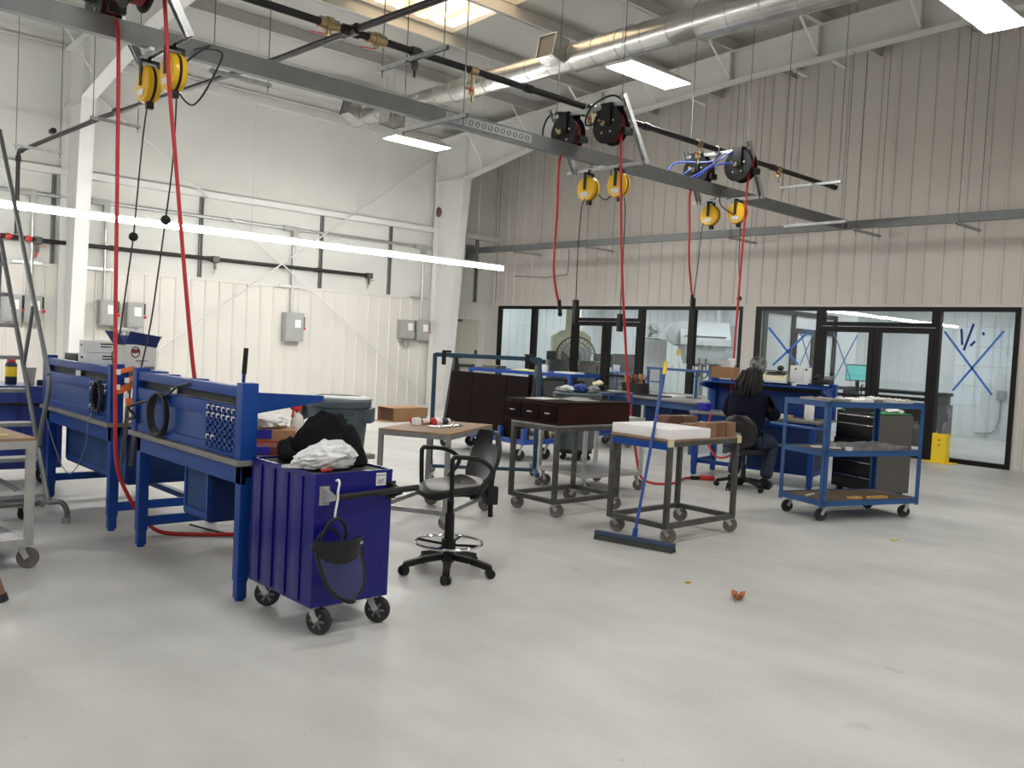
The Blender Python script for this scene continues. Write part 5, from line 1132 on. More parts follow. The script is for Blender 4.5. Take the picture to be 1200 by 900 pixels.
for i in range(9):
    yy = .12+.165*i; b_ = MB().lathe([(.012, 0), (.012, .05+.02*(i % 3)), (.004, .07+.02*(i % 3))], 10).build('small_fitting', GALV); b_.location = onb(.01, yy, 1.335); tag(b_, 'small metal fitting standing in the row on the far bench top rail', 'fitting', 'fittings on the far bench rail')
# ---- trash cans
CAN = mat('slate grey can plastic', (.075, .10, .115), .5, noise=.08, nscale=5)
def can(label, loc, rz, lid):
    o = thing('trash_can', label, 'trash can', loc, rz)
    m = MB(); m.lathe([(.24, .15), (.265, .16), (.315, .78), (.318, .86), (.345, .865), (.35, .90), (.345, .93), (.318, .935), (.305, .92), (.30, .80), (.25, .18), (.05, .17)], 36); m.build('can_body', CAN, o)
    for s in (-1, 1):
        m = MB(); m.lim((s*.30-.045, -.13, .70), (s*.36+.02*s, .13, .86), .03); m.build('side_handle', CAN, o)
    if lid:
        m = MB(); m.lathe([(.355, .925), (.36, .95), (.33, .965), (.24, .97), (.235, .96)], 36); m.build('lid_ring', mat('pale can rim', (.20, .235, .25), .35), o)
        m = MB(); m.lathe([(.235, .958), (.0, .955)], 30); m.build('lid_opening', INK, o)
        for a in range(4): pass
    else:
        m = MB(); m.lathe([(.355, .925), (.36, .95), (.33, .965), (.02, .965)], 36); m.build('flat_lid', CAN, o)
    m = MB(); m.lathe([(.20, .10), (.255, .10), (.255, .15), (.20, .155)], 28); d_ = m.build('dolly', BLACK, o)
    for i in range(5):
        a = 2*pi*i/5; m = MB(); c_ = Vector((.20*cos(a), .20*sin(a), .035)); t = Vector((-sin(a), cos(a), 0)); m.cyl(c_-t*.015, c_+t*.015, .035, 14); m.cyl(c_ + Vector((0, 0, .03)), c_ + Vector((0, 0, .07)), .015, 8); w_ = m.build('dolly_wheel', BLACK, o); w_.parent = d_
    return o
k1 = can('slate grey trash can with black lettering, behind the black jacket', (5.02, 8.14, 0), radians(-43), True)
for txt, z, sz in (('BRUTE', .80, .066),):
    me = text_mesh(txt, sz, INK, k1, (0, 0, 0), (0, 0, 0), 'can_lettering')
    for v in me.data.vertices:
        a = -pi/2 + .42 + v.co.x/.325; zz = z + v.co.y; r_ = .317 + (zz-.78)*.08 + .004 + v.co.z; v.co = Vector((r_*cos(a), r_*sin(a), zz))
k2 = can('slate grey trash can with rags on its flat lid, behind the drawer case', (9.36, 8.74, 0), radians(20), False)
o = blob((0, 0, .05), (.13, .10, .07), 21, .4, 2.5, 3, -.048, folds=.1).build('blue_rag', mat('blue rag', (.03, .06, .25), .8)); o.location = (9.40, 8.72, .966); tag(o, 'blue rag heaped on the covered trash can', 'rag')
o = blob((0, 0, .04), (.15, .12, .05), 22, .4, 2.5, 3, -.038, folds=.1).build('white_rag', mat('white rag', (.6, .62, .62), .8)); o.location = (9.22, 8.83, .966); tag(o, 'pale rag lying on the covered trash can, left of the blue one', 'rag')
o = blob((0, 0, .05), (.1, .08, .06), 23, .4, 2.5, 3, -.048, folds=.1).build('grey_rag', mat('grey rag', (.22, .23, .24), .8)); o.location = (9.50, 8.55, .966); tag(o, 'grey rag at the right edge of the covered trash can', 'rag')
m = MB()
for k in range(5):
    a = -pi/2 + .42 + (k-2)*.055; r_ = .3165
    p = Vector((r_*cos(a), r_*sin(a), .745)); t = Vector((-sin(a), cos(a), 0)); m.bar(p - t*.006, p + t*.006, .003, .022)
m.build('can_print', INK, k1, smooth=False)['kind'] = 'stuff'
# ---- small blue cart with cotton wads behind the can
frame_table('low blue table holding the bowl of cotton wads and a silver tray', 'table', (11.05, 9.75, 0), radians(-10), .8, .6, .92, BL3, GREYM, zlow=.25, w=.04, shelf=BL3)
o = thing('cotton_bowl', 'black bowl heaped with cream cotton wads', 'bowl', (10.85, 9.66, .92))
MB().lathe([(.06, 0), (.11, .02), (.14, .09), (.135, .09), (.1, .03), (.02, .02)], 22).build('bowl', BLACK, o)
random.seed(9)
for i in range(13):
    a = random.uniform(0, 6.28); rr = random.uniform(0, .10); b_ = MB().ball((rr*cos(a), rr*sin(a), .11+.04*(1-rr/.1)), .04, 8, (1, 1, .85)).build('cotton_wad', mat('cream cotton', (.72, .66, .45), .9, bump=.5, bscale=60), o)
solid('silver_tray', 'silver tray beside the cotton bowl', 'tray', (11.12, 9.52, .92), (.3, .3, .02), GALV, .2)
solid('blue_bin', 'blue bin on the low shelf under the cotton bowl', 'bin', (11.0, 9.7, .25), (.3, .4, .2), mat('bin blue', (.02, .04, .32), .5), 0)
# ---- teal rack in front of the dark panels
o = thing('panel_rack', 'tall teal steel rail frame standing in front of the dark brown panels', 'rack', (6.89, 7.91, 0), radians(-39))
hl = .62
for s in (-1, 1):
    MB().lim((s*hl-.025, -.025, .10), (s*hl+.025, .025, 1.46), .003).build('upright', TEAL, o)
    MB().lim((s*hl-.025, -.42, .10), (s*hl+.025, .42, .15), .003).build('foot_rail', TEAL, o)
    for y in (-.37, .37): caster(o, s*hl, y, .10, .04, .028, .4)
MB().lim((-hl, -.025, 1.42), (hl, .025, 1.47), .003).build('top_rail', TEAL, o)
MB().lim((-hl, -.02, .105), (hl, .02, .145), .003).build('bottom_rail', TEAL, o)
for s in (-1, 1):
    m = MB(); x = s*(hl-.13); m.lim((x-.05, -.05, 1.475), (x+.06, .12, 1.50), .005); m.lim((x-.05, -.06, 1.33), (x-.0, -.035, 1.5), .005); m.build('hook_pad', BLACK, o)
# ---- platform cart with dark panels
o = thing('platform_cart', 'blue platform cart carrying a row of tall dark brown panels', 'cart', (8.88, 9.6, 0), 0)
m = MB(); rect_frame(m, -.54, -.86, .12, 1.02, .24, .31, .04); m.build('deck_frame', mat('bright cart blue', (.015, .07, .34), .42), o, smooth=False)
MB().lim((-.50, -.82, .27), (.08, .98, .295)).build('deck', mat('grey deck', (.13, .12, .11), .6), o, smooth=False)
for sx, sy, rr in ((-1, -1, 2.4), (1, -1, 2.2), (1, 1, 2.6), (-1, 1, 2.0)): caster(o, -.21+sx*.25, .08+sy*.82, .24, .085, .045, rr, RUB)
for y in (-.35, -.83): MB().lim((-.55, y-.03, .31), (-.49, y+.03, .46), .003).build('stake', mat('bright cart blue', (.015, .07, .34)), o)
for y in (-.82, 1.0):
    m = MB(); m.bar((-.46, y, .31), (-.30, y, 1.40), .06, .05, bev=.006); m.bar((-.05, y, .31), (-.30, y, 1.40), .05, .05, bev=.006); m.lim((-.38, y-.05, 1.36), (-.2, y+.05, 1.42), .008); m.build('end_frame', mat('black end frame', (.02, .02, .022), .5), o)
for i, (y0, y1, t) in enumerate(((.42, .94, 'left'), (-.33, .41, 'middle'), (-.78, -.34, 'right'))):
    m = MB(); m.prism([Vector(p) for p in ((-.48, y0, .296), (-.42, y0, .296), (-.36, y0, 1.17), (-.42, y0, 1.17))], (0, 0, 0), (0, y1-y0, 0)); b_ = m.build('wooden_board', DKWOOD, smooth=False); b_.location = (8.88, 9.6, 0); tag(b_, 'tall dark brown board standing on the platform cart, the %s one' % t, 'board', 'dark boards')
solid('yellow_box', 'yellow card box lying on the right end of the platform cart', 'box', (8.88, 8.92, .296), (.12, .22, .09), mat('yellow card', (.55, .42, .18), .7), 0)
# ---- long blue shelf cart behind
o = thing('shelf_cart', 'long blue shelf cart with yellow papers on top, behind the dark panels', 'cart', (11.3, 11.7, 0), radians(8))
a, b = .42, 1.15
for sx in (-1, 1):
    for sy in (-1, 1): MB().lim((sx*a-.03, sy*b-.03, .14), (sx*a+.03, sy*b+.03, 1.10), .003).build('corner_post', BLUE, o); caster(o, sx*(a-.05), sy*(b-.08), .15, .06, .035, .4)
for z in (.20, .66, 1.14):
    m = MB(); rect_frame(m, -a-.03, -b-.03, a+.03, b+.03, z-.05, z+.01, .02); m.lim((-a, -b, z-.01), (a, b, z)); m.build('shelf', BLUE, o, smooth=False)
for i, (x, y, lx, ly, h, z, mt, t) in enumerate(((0, .1, .35, .55, .02, 1.14, mat('yellow paper', (.75, .68, .28), .7), 'yellow papers on the long blue cart'), (.1, -.75, .3, .45, .03, 1.14, WHT, 'white papers at the right end of the long blue cart'), (-.1, .85, .3, .35, .06, 1.14, mat('olive board', (.12, .12, .08), .7), 'dark flat box at the left end of the long blue cart'),
        (-.2, -.42, .06, .12, .13, 1.14, WHT, 'white carton standing on the long blue cart'), (0, -.5, .6, .9, .36, .66, mat('dark crate', (.03, .03, .03), .6), 'dark crate on the middle shelf of the long blue cart'), (0, .5, .6, .8, .3, .66, mat('dark crate', (.03, .03, .03)), 'second dark crate on the middle shelf, left of the first'), (0, -.3, .6, 1.2, .34, .20, mat('dark crate', (.03, .03, .03)), 'wide dark crate on the bottom shelf of the long blue cart'))):
    v = Matrix.Rotation(radians(8), 4, 'Z') @ Vector((x, y, 0)); solid('stored_item' if 'crate' in t else ('paper_stack' if 'paper' in t else 'carton'), t, 'crate' if 'crate' in t else ('paper' if 'paper' in t else 'box'), (11.3+v.x, 11.7+v.y, z), (lx, ly, h), mt, radians(8))
# ---- long cardboard box on the floor near the wall
o = thing('cardboard_box', 'open brown cardboard box lying on its side near the left wall', 'box', (10.3, 14.3, 0), radians(2))
m = MB(); lx, ly, h, t = .42, .52, .27, .008
m.lim((-lx, -ly/2, 0), (lx, ly/2, t)); m.lim((-lx, -ly/2, h-t), (lx, ly/2, h)); m.lim((-lx, -ly/2, t), (lx, -ly/2+t, h-t)); m.lim((-lx, ly/2-t, t), (lx, ly/2, h-t)); m.lim((lx-t, -ly/2+t, t), (lx, ly/2-t, h-t)); m.build('box_body', CARD, o, smooth=False)
m = MB(); m.lim((-lx+.08, -ly/2+t, t), (-lx+.09, ly/2-t, h-t)); m.build('inside_shade', CARDSHADE, o, smooth=False)  # dark sheet put in for the shade inside the box mouth
m = MB(); m.bar((-lx-.0, 0, .004), (-lx-.17, 0, .006), ly-.02, .005); m.build('box_flap', CARD, o, smooth=False)
m = MB(); m.lim((-lx, -.03, h), (lx, .03, h+.0015)); m.build('packing_tape', mat('tan tape', (.42, .27, .13), .35), o, smooth=False)

# ---- rolling ladder at the left
o = thing('rolling_ladder', 'grey tubular rolling ladder rising out of the left edge of the photo', 'ladder', (2.05, 7.59, 0))
LG = mat('grey ladder tube', (.17, .18, .185), .4, .5, noise=.1, nscale=6)
m = MB(); m.tube(spline([(.14, -.05, .03), (.14, -.06, .10), (.10, -.05, .17), (.02, 0, .17)], 5), .021, 12); m.build('front_foot', LG, o)
MB().cyl((.14, -.05, 0), (.14, -.05, .045), .032, 14).build('foot_tip', mat('grey rubber tip', (.30, .29, .27), .7), o)
def S_(s, z, dx=0): return Vector((.02-.10*s/1.2+dx, s, z))
for dx in (0, -.66):
    k = 1 if dx == 0 else -1
    MB().tube([S_(0, .16, dx), S_(1.25, 2.30, dx + (.0 if k > 0 else .1))], .020, 12).build('stringer', LG, o)
    MB().tube(spline([S_(.22, .60, dx), S_(.20, .72, dx), S_(.14, 1.0, dx+.02*k), S_(.17, 1.16, dx+.03*k), S_(.30, 1.42, dx+.03*k), S_(1.55, 3.30, dx+.06*k)], 6), .019, 12).build('handrail', LG, o)
    MB().tube([S_(.62, 1.22, dx), S_(.50, 1.72, dx+.02*k)], .015, 10).build('handrail_brace', LG, o)
    MB().tube([S_(1.25, 2.30, dx), S_(1.35, .14, dx)], .018, 10).build('rear_upright', LG, o)
for i in range(8):
    s = .05 + i*.155; z = .24 + i*.265
    m = MB(); c_ = S_(s, z); m.lim((c_.x-.64, c_.y-.02, c_.z-.03), (c_.x, c_.y+.15, c_.z), .004)
    m.build('step', mat('grey ladder step', (.25, .255, .26), .5, .3, noise=.2, nscale=14, bump=.4, bscale=70), o)
m = MB(); m.tube([(-.02, .02, .15), (-.02, 1.36, .15)], .02, 10); m.tube([(-.66, .02, .15), (-.66, 1.36, .15)], .02, 10); m.tube([(-.02, 1.3, .15), (-.66, 1.3, .15)], .018, 10); m.lim((-.66, .1, .13), (-.02, .3, .16), .004); m.build('base_frame', LG, o)
for x in (-.12, -.6):
    for y in (.22, 1.28): caster(o, x, y, .135, .055, .03, .6, RUB)
# ---- brown leaning post at the lower left edge
o = thing('wooden_post', 'brown wooden post end leaning in at the lower left edge', 'post', (1.28, 5.60, 0))
MB().cyl((.0, -.02, .03), (-.21, .545, .93), .034, 16).build('post_shaft', mat('brown wooden post', (.20, .11, .055), .6, noise=.25, nscale=9), o)
MB().cyl((.012, -.024, .0), (-.0, -.02, .04), .036, 16).build('post_ferrule', RUB, o)

solid('yellow_note', 'small yellow pad on the worn top of the pale cart', 'note pad', (1.33, 6.72, .85), (.10, .09, .012), mat('yellow pad', (.80, .70, .20), .7), .3)
solid('yellow_note', 'flat yellow strip near the front corner of the pale cart top', 'note pad', (1.42, 6.42, .85), (.16, .035, .006), mat('yellow pad', (.80, .70, .20)), .1)
o = thing('heat_gun', 'black hand tool at the far side of the pale cart top', 'hand tool', (1.36, 6.93, .85), .2)
MB().cyl((-.14, 0, .10), (.09, 0, .10), .045, 16, .03).build('tool_barrel', BLACK, o); MB().lim((-.10, -.025, 0), (-.04, .025, .10), .01).build('tool_grip', BLACK, o)
# ---- blue cabinet behind the ladder
o = thing('tool_cabinet', 'blue cabinet cart behind the rolling ladder, with a spray can on top', 'tool cabinet', (2.12, 9.75, 0), radians(-6))
m = MB(); m.lim((-.60, -.32, .17), (.58, .32, .97), .008); m.build('cabinet_body', mat('cabinet blue', (.018, .035, .20), .38, noise=.1, nscale=3), o)
m = MB()
for x in (-.55, -.16, .22): m.lim((x, -.33, .22), (x+.33, -.318, .92), .006)
m.build('door_panels', mat('cabinet blue door', (.022, .045, .25), .38), o)
m = MB(); m.bar((-.3, -.40, .80), (.52, -.40, .80), .03, .03, bev=.008); m.bar((-.28, -.32, .80), (-.28, -.40, .80), .02, .02); m.bar((.50, -.32, .80), (.50, -.40, .80), .02, .02); m.build('push_handle', BLACK, o)
for sx in (-1, 1):
    for sy in (-1, 1): caster(o, sx*.46, sy*.22, .172, .065, .04, 2.4, RUB)
o = thing('spray_can', 'dark spray can with red cap and yellow label behind the ladder', 'spray can', (2.28, 9.72, .97))
MB().lathe([(.033, 0), (.035, .005), (.035, .155), (.026, .175)], 18).build('can_body', mat('dark blue can', (.015, .02, .05), .4), o)
MB().lathe([(.0353, .06), (.0357, .062), (.0357, .135), (.0353, .137)], 18).build('can_label', YELP, o); MB().lathe([(.026, .175), (.024, .215), (.02, .22)], 16).build('can_cap', REDP, o)
o.scale = (1.5, 1.5, 1.25)
o = thing('grey_cup', 'tapered grey cup standing on the blue cabinet behind the ladder', 'cup', (2.46, 9.78, .97))
MB().lathe([(.045, 0), (.06, .16), (.057, .16), (.042, .005)], 20).build('cup_body', mat('grey cup', (.38, .36, .33), .5), o)
o = thing('power_drill', 'black power tool on the blue cabinet, next to the grey cup', 'power tool', (2.56, 9.55, .97))
MB().lim((-.09, -.03, .0), (.09, .03, .055), .015).build('tool_body', BLACK, o); MB().lim((-.02, -.034, .01), (.03, -.03, .03)).build('tool_label', WHT, o); MB().tube(spline([(.08, 0, .04), (.16, .02, .1), (.2, .05, .06)], 5), .008, 8).build('tool_cord', BLACK, o)

# ---- things on and around the two near benches
o = thing('cardboard_box', 'white open box with blue flaps and a round emblem on top of the far bench', 'box', (2.555, 7.18, 1.251), radians(8))
o.scale = (.84, .9, 1)
w_ = openbox(o, .30, .22, .20, mat('white printed box', (.66, .65, .64), .6), WHT)
BF = mat('blue printed flap', (.015, .035, .16), .6)
m = MB(); m.bar((0, -.11, .20), (.01, -.16, .29), .30, .004, up=(0, 1, 0)); m.build('box_flap', BF, o, smooth=False)
m = MB(); m.bar((-.15, 0, .20), (-.235, .0, .30), .21, .004, up=(1, 0, 1)); m.build('box_flap', BF, o, smooth=False)
m = MB(); m.bar((.15, 0, .20), (.21, .0, .275), .21, .004, up=(1, 0, 1)); m.build('box_flap', mat('tan flap', (.5, .36, .2), .7), o, smooth=False)
m = MB(); m.bar((0, .11, .20), (.0, .16, .27), .30, .004, up=(0, 1, 0)); m.build('box_flap', BF, o, smooth=False)
My = Matrix.Rotation(pi/2, 4, 'X')
m = MB(); m.ring((-.055, -.1105, .145), .040, .0045, 28, 6, My); m.build('round_emblem', INK, o)
m = MB(); m.lim((-.088, -.1125, .140), (-.022, -.1105, .168)); m.build('emblem_band', INK, o, smooth=False)
m = MB(); m.lim((-.085, -.1135, .150), (-.030, -.1115, .158)); m.lim((-.08, -.1135, .136), (-.05, -.1115, .142)); m.build('emblem_red', REDP, o, smooth=False)
text_mesh('AIR REGULATOR', .017, INK, o, (.01, -.1113, .078), (pi/2, 0, 0), 'box_lettering') if False else None
m = MB()
for k in range(9): m.lim((-.05+.013*k, -.1125, .074), (-.041+.013*k, -.111, .082))
m.lim((-.02, -.1125, .055), (.02, -.111, .060)); m.build('small_print', INK, o, smooth=False)
m = MB()
for k in range(14): m.lim((.03+.0075*k, -.1125, .005), (.034+.0075*k, -.111, .035))
m.build('barcode', INK, o, smooth=False)
for z, t in ((1.251, 'lower'), (1.356, 'upper')):
    o = thing('small_carton', 'small white carton with dark print on the far bench, %s of two' % t, 'box', (2.60, 8.10, z), radians(-6 if t == 'upper' else 2))
    MB().lim((-.16, -.10, 0), (.15, .10, .10), .003).build('carton_body', WHT, o)
    m = MB(); m.lim((-.03, -.102, .068), (.10, -.1, .080)); m.lim((-.03, -.102, .045), (.06, -.1, .055)); m.lim((-.162, -.02, .05), (-.16, .03, .07)); m.build('carton_print', INK, o, smooth=False)['kind'] = 'stuff'
solid('dark_tool_case', 'dark low case at the far end of the farther bench top', 'case', (2.58, 8.52, 1.251), (.22, .34, .075), mat('dark olive case', (.035, .033, .03), .6), 0)
o = thing('grey_respirator', 'grey moulded mask leaning against the white box with blue flaps', 'mask', (2.62, 7.62, 1.251))
MB().add(*(lambda b: (b.v, b.f))(blob((0, 0, .10), (.07, .11, .12), 31, .15, 2, 3, -.098))).build('mask_shell', mat('grey shell', (.15, .15, .155), .5), o); m = MB(); m.tube(spline([(-.05, -.1, .02), (-.08, 0, .06), (-.05, .1, .12)], 6), .012, 8); m.build('mask_strap', BLACK, o)
solid('white_sheet', 'white folded sheet in the rail channel of the farther bench', 'paper', (2.365, 7.93, 1.161), (.006, .12, .045), WHT, 0, bev=0)
solid('white_sheet', 'white folded sheet in the rail channel of the nearer bench', 'paper', (2.365, 5.90, 1.161), (.006, .10, .035), WHT, 0, bev=0)
# cable coils
random.seed(12)
m = MB()
for k in range(7):
    cy = 7.27 + random.uniform(-.02, .02); w0 = .085 + .015*random.random(); pts = []
    for i in range(16):
        a = 2*pi*i/16; pts.append((2.325 - .012*k*.4 + random.uniform(-.006, .006), cy + w0*sin(a)*(1+.25*cos(a)), 1.04 - .12*cos(a) + random.uniform(-.008, .008)))
    m.tube(pts, .0075, 6, closed=True)
tag(m.build('cable_bundle', CORD), 'tangled bundle of black cables hanging on the farther bench panel', 'cable')
m = MB()
for k in range(4):
    pts = []
    for i in range(22):
        a = 2*pi*i/22; pts.append((2.325 - .010*k, 6.02 + (.135+.006*k)*sin(a), 1.01 - (.135+.004*k)*cos(a) + .01*sin(3*a+k)))
    m.tube(pts, .0085, 8, closed=True)
m.tube(spline([(2.318, 5.99, 1.14), (2.31, 5.86, 1.16), (2.315, 5.72, 1.22), (2.33, 5.58, 1.245)], 6), .009, 8)
m.tube(spline([(2.318, 6.13, 1.10), (2.30, 6.3, 1.07), (2.27, 6.46, 1.02), (2.30, 6.42, .96), (2.29, 6.52, .93)], 6), .011, 8)
tag(m.build('cable_coil', CORD), 'coil of black cable hung on the peg panel of the nearer bench', 'cable')
m = MB(); m.tube(spline([(2.33, 7.34, 1.19), (2.318, 7.36, 1.05), (2.32, 7.42, .9), (2.305, 7.46, .80), (2.34, 7.6, .62), (2.36, 7.85, .42), (2.37, 8.1, .31), (2.36, 8.3, .36), (2.35, 8.55, .55), (2.34, 8.72, .74), (2.36, 8.74, .82)], 8), .004, 6); tag(m.build('loose_wire', mat('grey wire', (.25, .26, .27), .5)), 'thin loose wire drooping below the farther bench', 'wire')
# bar clamps between the benches
for i, (x, y, dz, t) in enumerate(((2.455, 6.955, 0, 'left'), (2.50, 6.90, -.06, 'right'))):
    o = thing('bar_clamp', 'orange-jawed bar clamp hanging between the two benches, %s one' % t, 'clamp', (x, y, 0))
    MB().bar((0, 0, 1.28+dz), (-.05, 0, .55+dz*.3), .028, .009, up=(0, 1, 0)).build('clamp_bar', mat('greased steel bar', (.20, .19, .165), .4, .8), o)
    m = MB(); m.bar((-.09, 0, 1.25+dz), (.02, 0, 1.275+dz), .03, .035, bev=.008); m.build('fixed_jaw', ORANGE, o)
    m = MB(); m.bar((-.09, 0, 1.10+dz*1.5), (.01, 0, 1.15+dz*1.5), .03, .05, bev=.01); m.cyl((-.09, 0, 1.08+dz*1.5), (-.09, 0, 1.15+dz*1.5), .012, 8); m.build('sliding_jaw', ORANGE, o)
    m = MB()
    for z in (1.245, 1.13): m.lim((-.11, -.02, z-.02+dz), (-.085, .02, z+.02+dz), .006)
    m.build('jaw_pad', WHTP, o)
# boxes on the nearer bench, right of the riser
o = thing('cardboard_box', 'brown and red carton with blue flap lying on the nearer bench behind its end upright', 'box', (2.83, 5.44, .849), radians(-28))
MB().lim((-.17, -.14, 0), (.17, .14, .115), .004).build('box_body', CARD, o); MB().lim((-.172, -.142, .01), (.172, .142, .045)).build('red_band', mat('red print', (.42, .05, .03), .6), o, smooth=False); MB().lim((-.175, -.145, .06), (.02, -.13, .117)).build('blue_flap', mat('blue print', (.02, .02, .33), .6), o, smooth=False)
o = thing('cardboard_box', 'red and blue flat carton under the brown box end, close to the cobalt cabinet', 'box', (2.64, 5.09, .849), radians(-20))
MB().lim((-.15, -.12, 0), (.15, .12, .05), .004).build('box_body', mat('maroon carton', (.16, .03, .025), .6), o); MB().lim((-.155, -.125, .005), (.0, -.11, .052)).build('blue_side', mat('blue print', (.02, .02, .33)), o, smooth=False)
o = blob((0, 0, .04), (.11, .09, .05), 41, .4, 2.5, 3, -.038, folds=.1).build('clear_wrap', mat('white tissue', (.7, .69, .68), .6)); o.location = (2.83, 5.43, .966); tag(o, 'white tissue heaped on the brown and red carton', 'wrap')
o = thing('spray_bottle', 'white spray bottle with red trigger at the back of the nearer bench', 'spray bottle', (3.10, 5.55, .849), radians(200))
MB().lathe([(.045, 0), (.048, .01), (.048, .14), (.035, .18), (.016, .20), (.016, .215)], 18).build('bottle_body', mat('milky plastic', (.62, .60, .58), .4), o)
m = MB(); m.lim((-.03, -.015, .225), (.06, .015, .265), .008); m.cyl((0, 0, .21), (0, 0, .235), .02, 12); m.cyl((.06, 0, .25), (.075, 0, .25), .011, 8); m.build('spray_head', REDP, o); m = MB(); m.bar((.04, 0, .235), (.055, 0, .17), .015, .008); m.build('trigger', REDP, o)
# lever with black grip above the nearer bench
o = thing('lever_bar', 'blue steel bar with black grip standing up behind the nearer bench rail', 'bar', (2.46, 5.10, 1.10))
MB().cyl((0, 0, 0), (.012, 0, .24), .011, 10).build('bar_rod', BLUE, o); MB().cyl((.012, 0, .24), (.02, 0, .40), .015, 12).build('bar_grip', BLACK, o)
# stool under the benches
o = thing('work_stool', 'black stool with chrome foot ring seen under the nearer bench', 'stool', (3.03, 7.42, 0), .3)
o.location = (3.55, 7.55, 0)
star_base(o, .29, .10, BLACK, 5, .4)
m = MB(); m.cyl((0, 0, .14), (0, 0, .40), .034, 14); m.cyl((0, 0, .40), (0, 0, .60), .022, 12); m.cyl((0, 0, .36), (0, 0, .46), .045, 14, .05); m.build('gas_column', BLACK, o)
m = MB(); m.ring((0, 0, .22), .23, .010, 36, 8); m.build('foot_ring', CHROME, o)
m = MB()
for i in range(4): a = pi*i/2; m.cyl((.03*cos(a), .03*sin(a), .2), (.23*cos(a), .23*sin(a), .218), .008, 8)
m.build('ring_spokes', BLACK, o)
MB().lathe([(.02, .60), (.19, .605), (.21, .63), (.2, .66), (.05, .668)], 28).build('seat', PUR, o)
m = MB(); m.tube(spline([(2.95, 6.95, .02), (3.05, 6.6, .012), (3.2, 6.2, .012), (3.0, 5.7, .012), (2.9, 5.3, .012)], 8), .008, 8); tag(m.build('floor_cable', CORD), 'black cable lying on the floor under the nearer bench', 'cable')
# litter on the floor
o = thing('dry_leaf', 'curled orange brown leaf on the open floor at lower right', 'leaf', (5.08, 3.20, 0), .5)
vs = []; n = 9
for i in range(n):
    for j in range(5): u = i/(n-1)-.5; v = (j/4-.5); w0 = .045*sqrt(max(.02, 1-(2*u)**2)); vs.append((u*.15, v*2*w0, .012 + .03*(2*v)**2 + .012*sin(u*9)))
m = MB(); m.add(vs, [(i*5+j, i*5+j+1, i*5+j+6, i*5+j+5) for i in range(n-1) for j in range(4)]); m.tube([(-.075, 0, .014), (-.12, .015, .01)], .003, 6); m.build('leaf_blade', mat('rust leaf', (.38, .13, .05), .7, noise=.3, nscale=30), o)
o = MB().lim((-.02, -.014, 0), (.02, .014, .012), .004).build('litter_scrap', mat('ochre scrap', (.45, .28, .06), .6)); o.location = (5.12, 3.63, 0); tag(o, 'tiny ochre scrap on the floor left of the leaf', 'scrap')
o = MB().lim((-.04, -.025, 0), (.04, .025, .012), .004).build('litter_scrap', mat('pale green scrap', (.50, .55, .16), .6)); o.location = (8.06, 3.49, 0); tag(o, 'pale yellow green scrap on the floor right of the blue cart', 'scrap')

# ------------------------------------------------------------------ glazed room contents
def cross(pts, y0, label, mt, w=.035, x=X1-.004, name='tape_or_reflection_cross'):
    o = thing(name, label, 'tape', (x, y0, 0))
    for (p, q) in pts:
        m = MB(); m.bar((0, p[0]-y0, p[1]), (0, q[0]-y0, q[1]), w, .0015, up=(1, 0, 0)); m.build('tape_or_reflection_strip', mt, o, smooth=False)
gx = X1+.019
cross((((6.13, 2.20), (5.31, 1.18)), ((5.20, 2.23), (5.93, 1.21))), 5.7, 'blue tape cross on the rightmost glass pane', BTAPE, x=gx)
cross((((9.48, 2.20), (8.80, 1.50)), ((8.59, 2.17), (9.34, 1.46))), 9.0, 'blue tape cross on the pane left of the right doors', BTAPE, .045, gx)
cross((((8.12, 2.15), (7.72, 1.25)), ((7.66, 2.10), (8.06, 1.25))), 7.9, 'thin painted reflection of a tape cross on the left leaf of the right doors', mat('blue tape reflection', (.12, .22, .5), .6), .022, X1+.029)  # reflection of a tape cross, built as thin pale strips
cross((((8.80, 2.15), (8.50, 1.35)), ((8.52, 2.12), (8.80, 1.38))), 8.66, 'faint painted reflection of a tape cross beside the bold one, left of the right doors', mat('blue tape reflection', (.12, .22, .5)), .022, gx+.002)  # mirrored copy of the cross, a reflection laid on the pane
for p, q, t in (((5.86, 2.25), (5.83, 1.98), 'short upright dark blue tape strip high on the rightmost pane'), ((5.67, 2.34), (5.80, 1.89), 'long slanted dark blue tape strip high on the rightmost pane'), ((5.63, 2.05), (5.70, 1.97), 'tiny slanted dark blue tape piece beside the long strip'), ((5.52, 2.20), (5.50, 2.15), 'dark blue tape dot at the upper right of the rightmost pane')):
    m = MB(); m.bar((0, 0, 0), (0, q[0]-p[0], q[1]-p[1]), .04, .0015, up=(1, 0, 0)); o = m.build('tape_or_reflection_strip', BTAPED, smooth=False); o.location = (gx, p[0], p[1]); tag(o, t, 'tape')
# partition with its own glazed door
o = thing('door_4', '', ''); del o['label']; del o['category']; struct(o)
m = MB(); yy = 9.86
for x in (16.0, 17.1, 18.9): m.lim((x-.06, yy-.05, 0), (x+.06, yy, 2.62))
m.lim((16.0, yy-.05, 2.52), (18.9, yy, 2.62)); m.lim((17.1, yy-.05, 2.16), (18.9, yy, 2.26)); m.lim((17.9, yy-.05, 0), (18.05, yy, 2.16)); m.lim((17.1, yy-.05, 0), (17.25, yy, 2.16)); m.build('door_frame', ALUF, o, smooth=False)
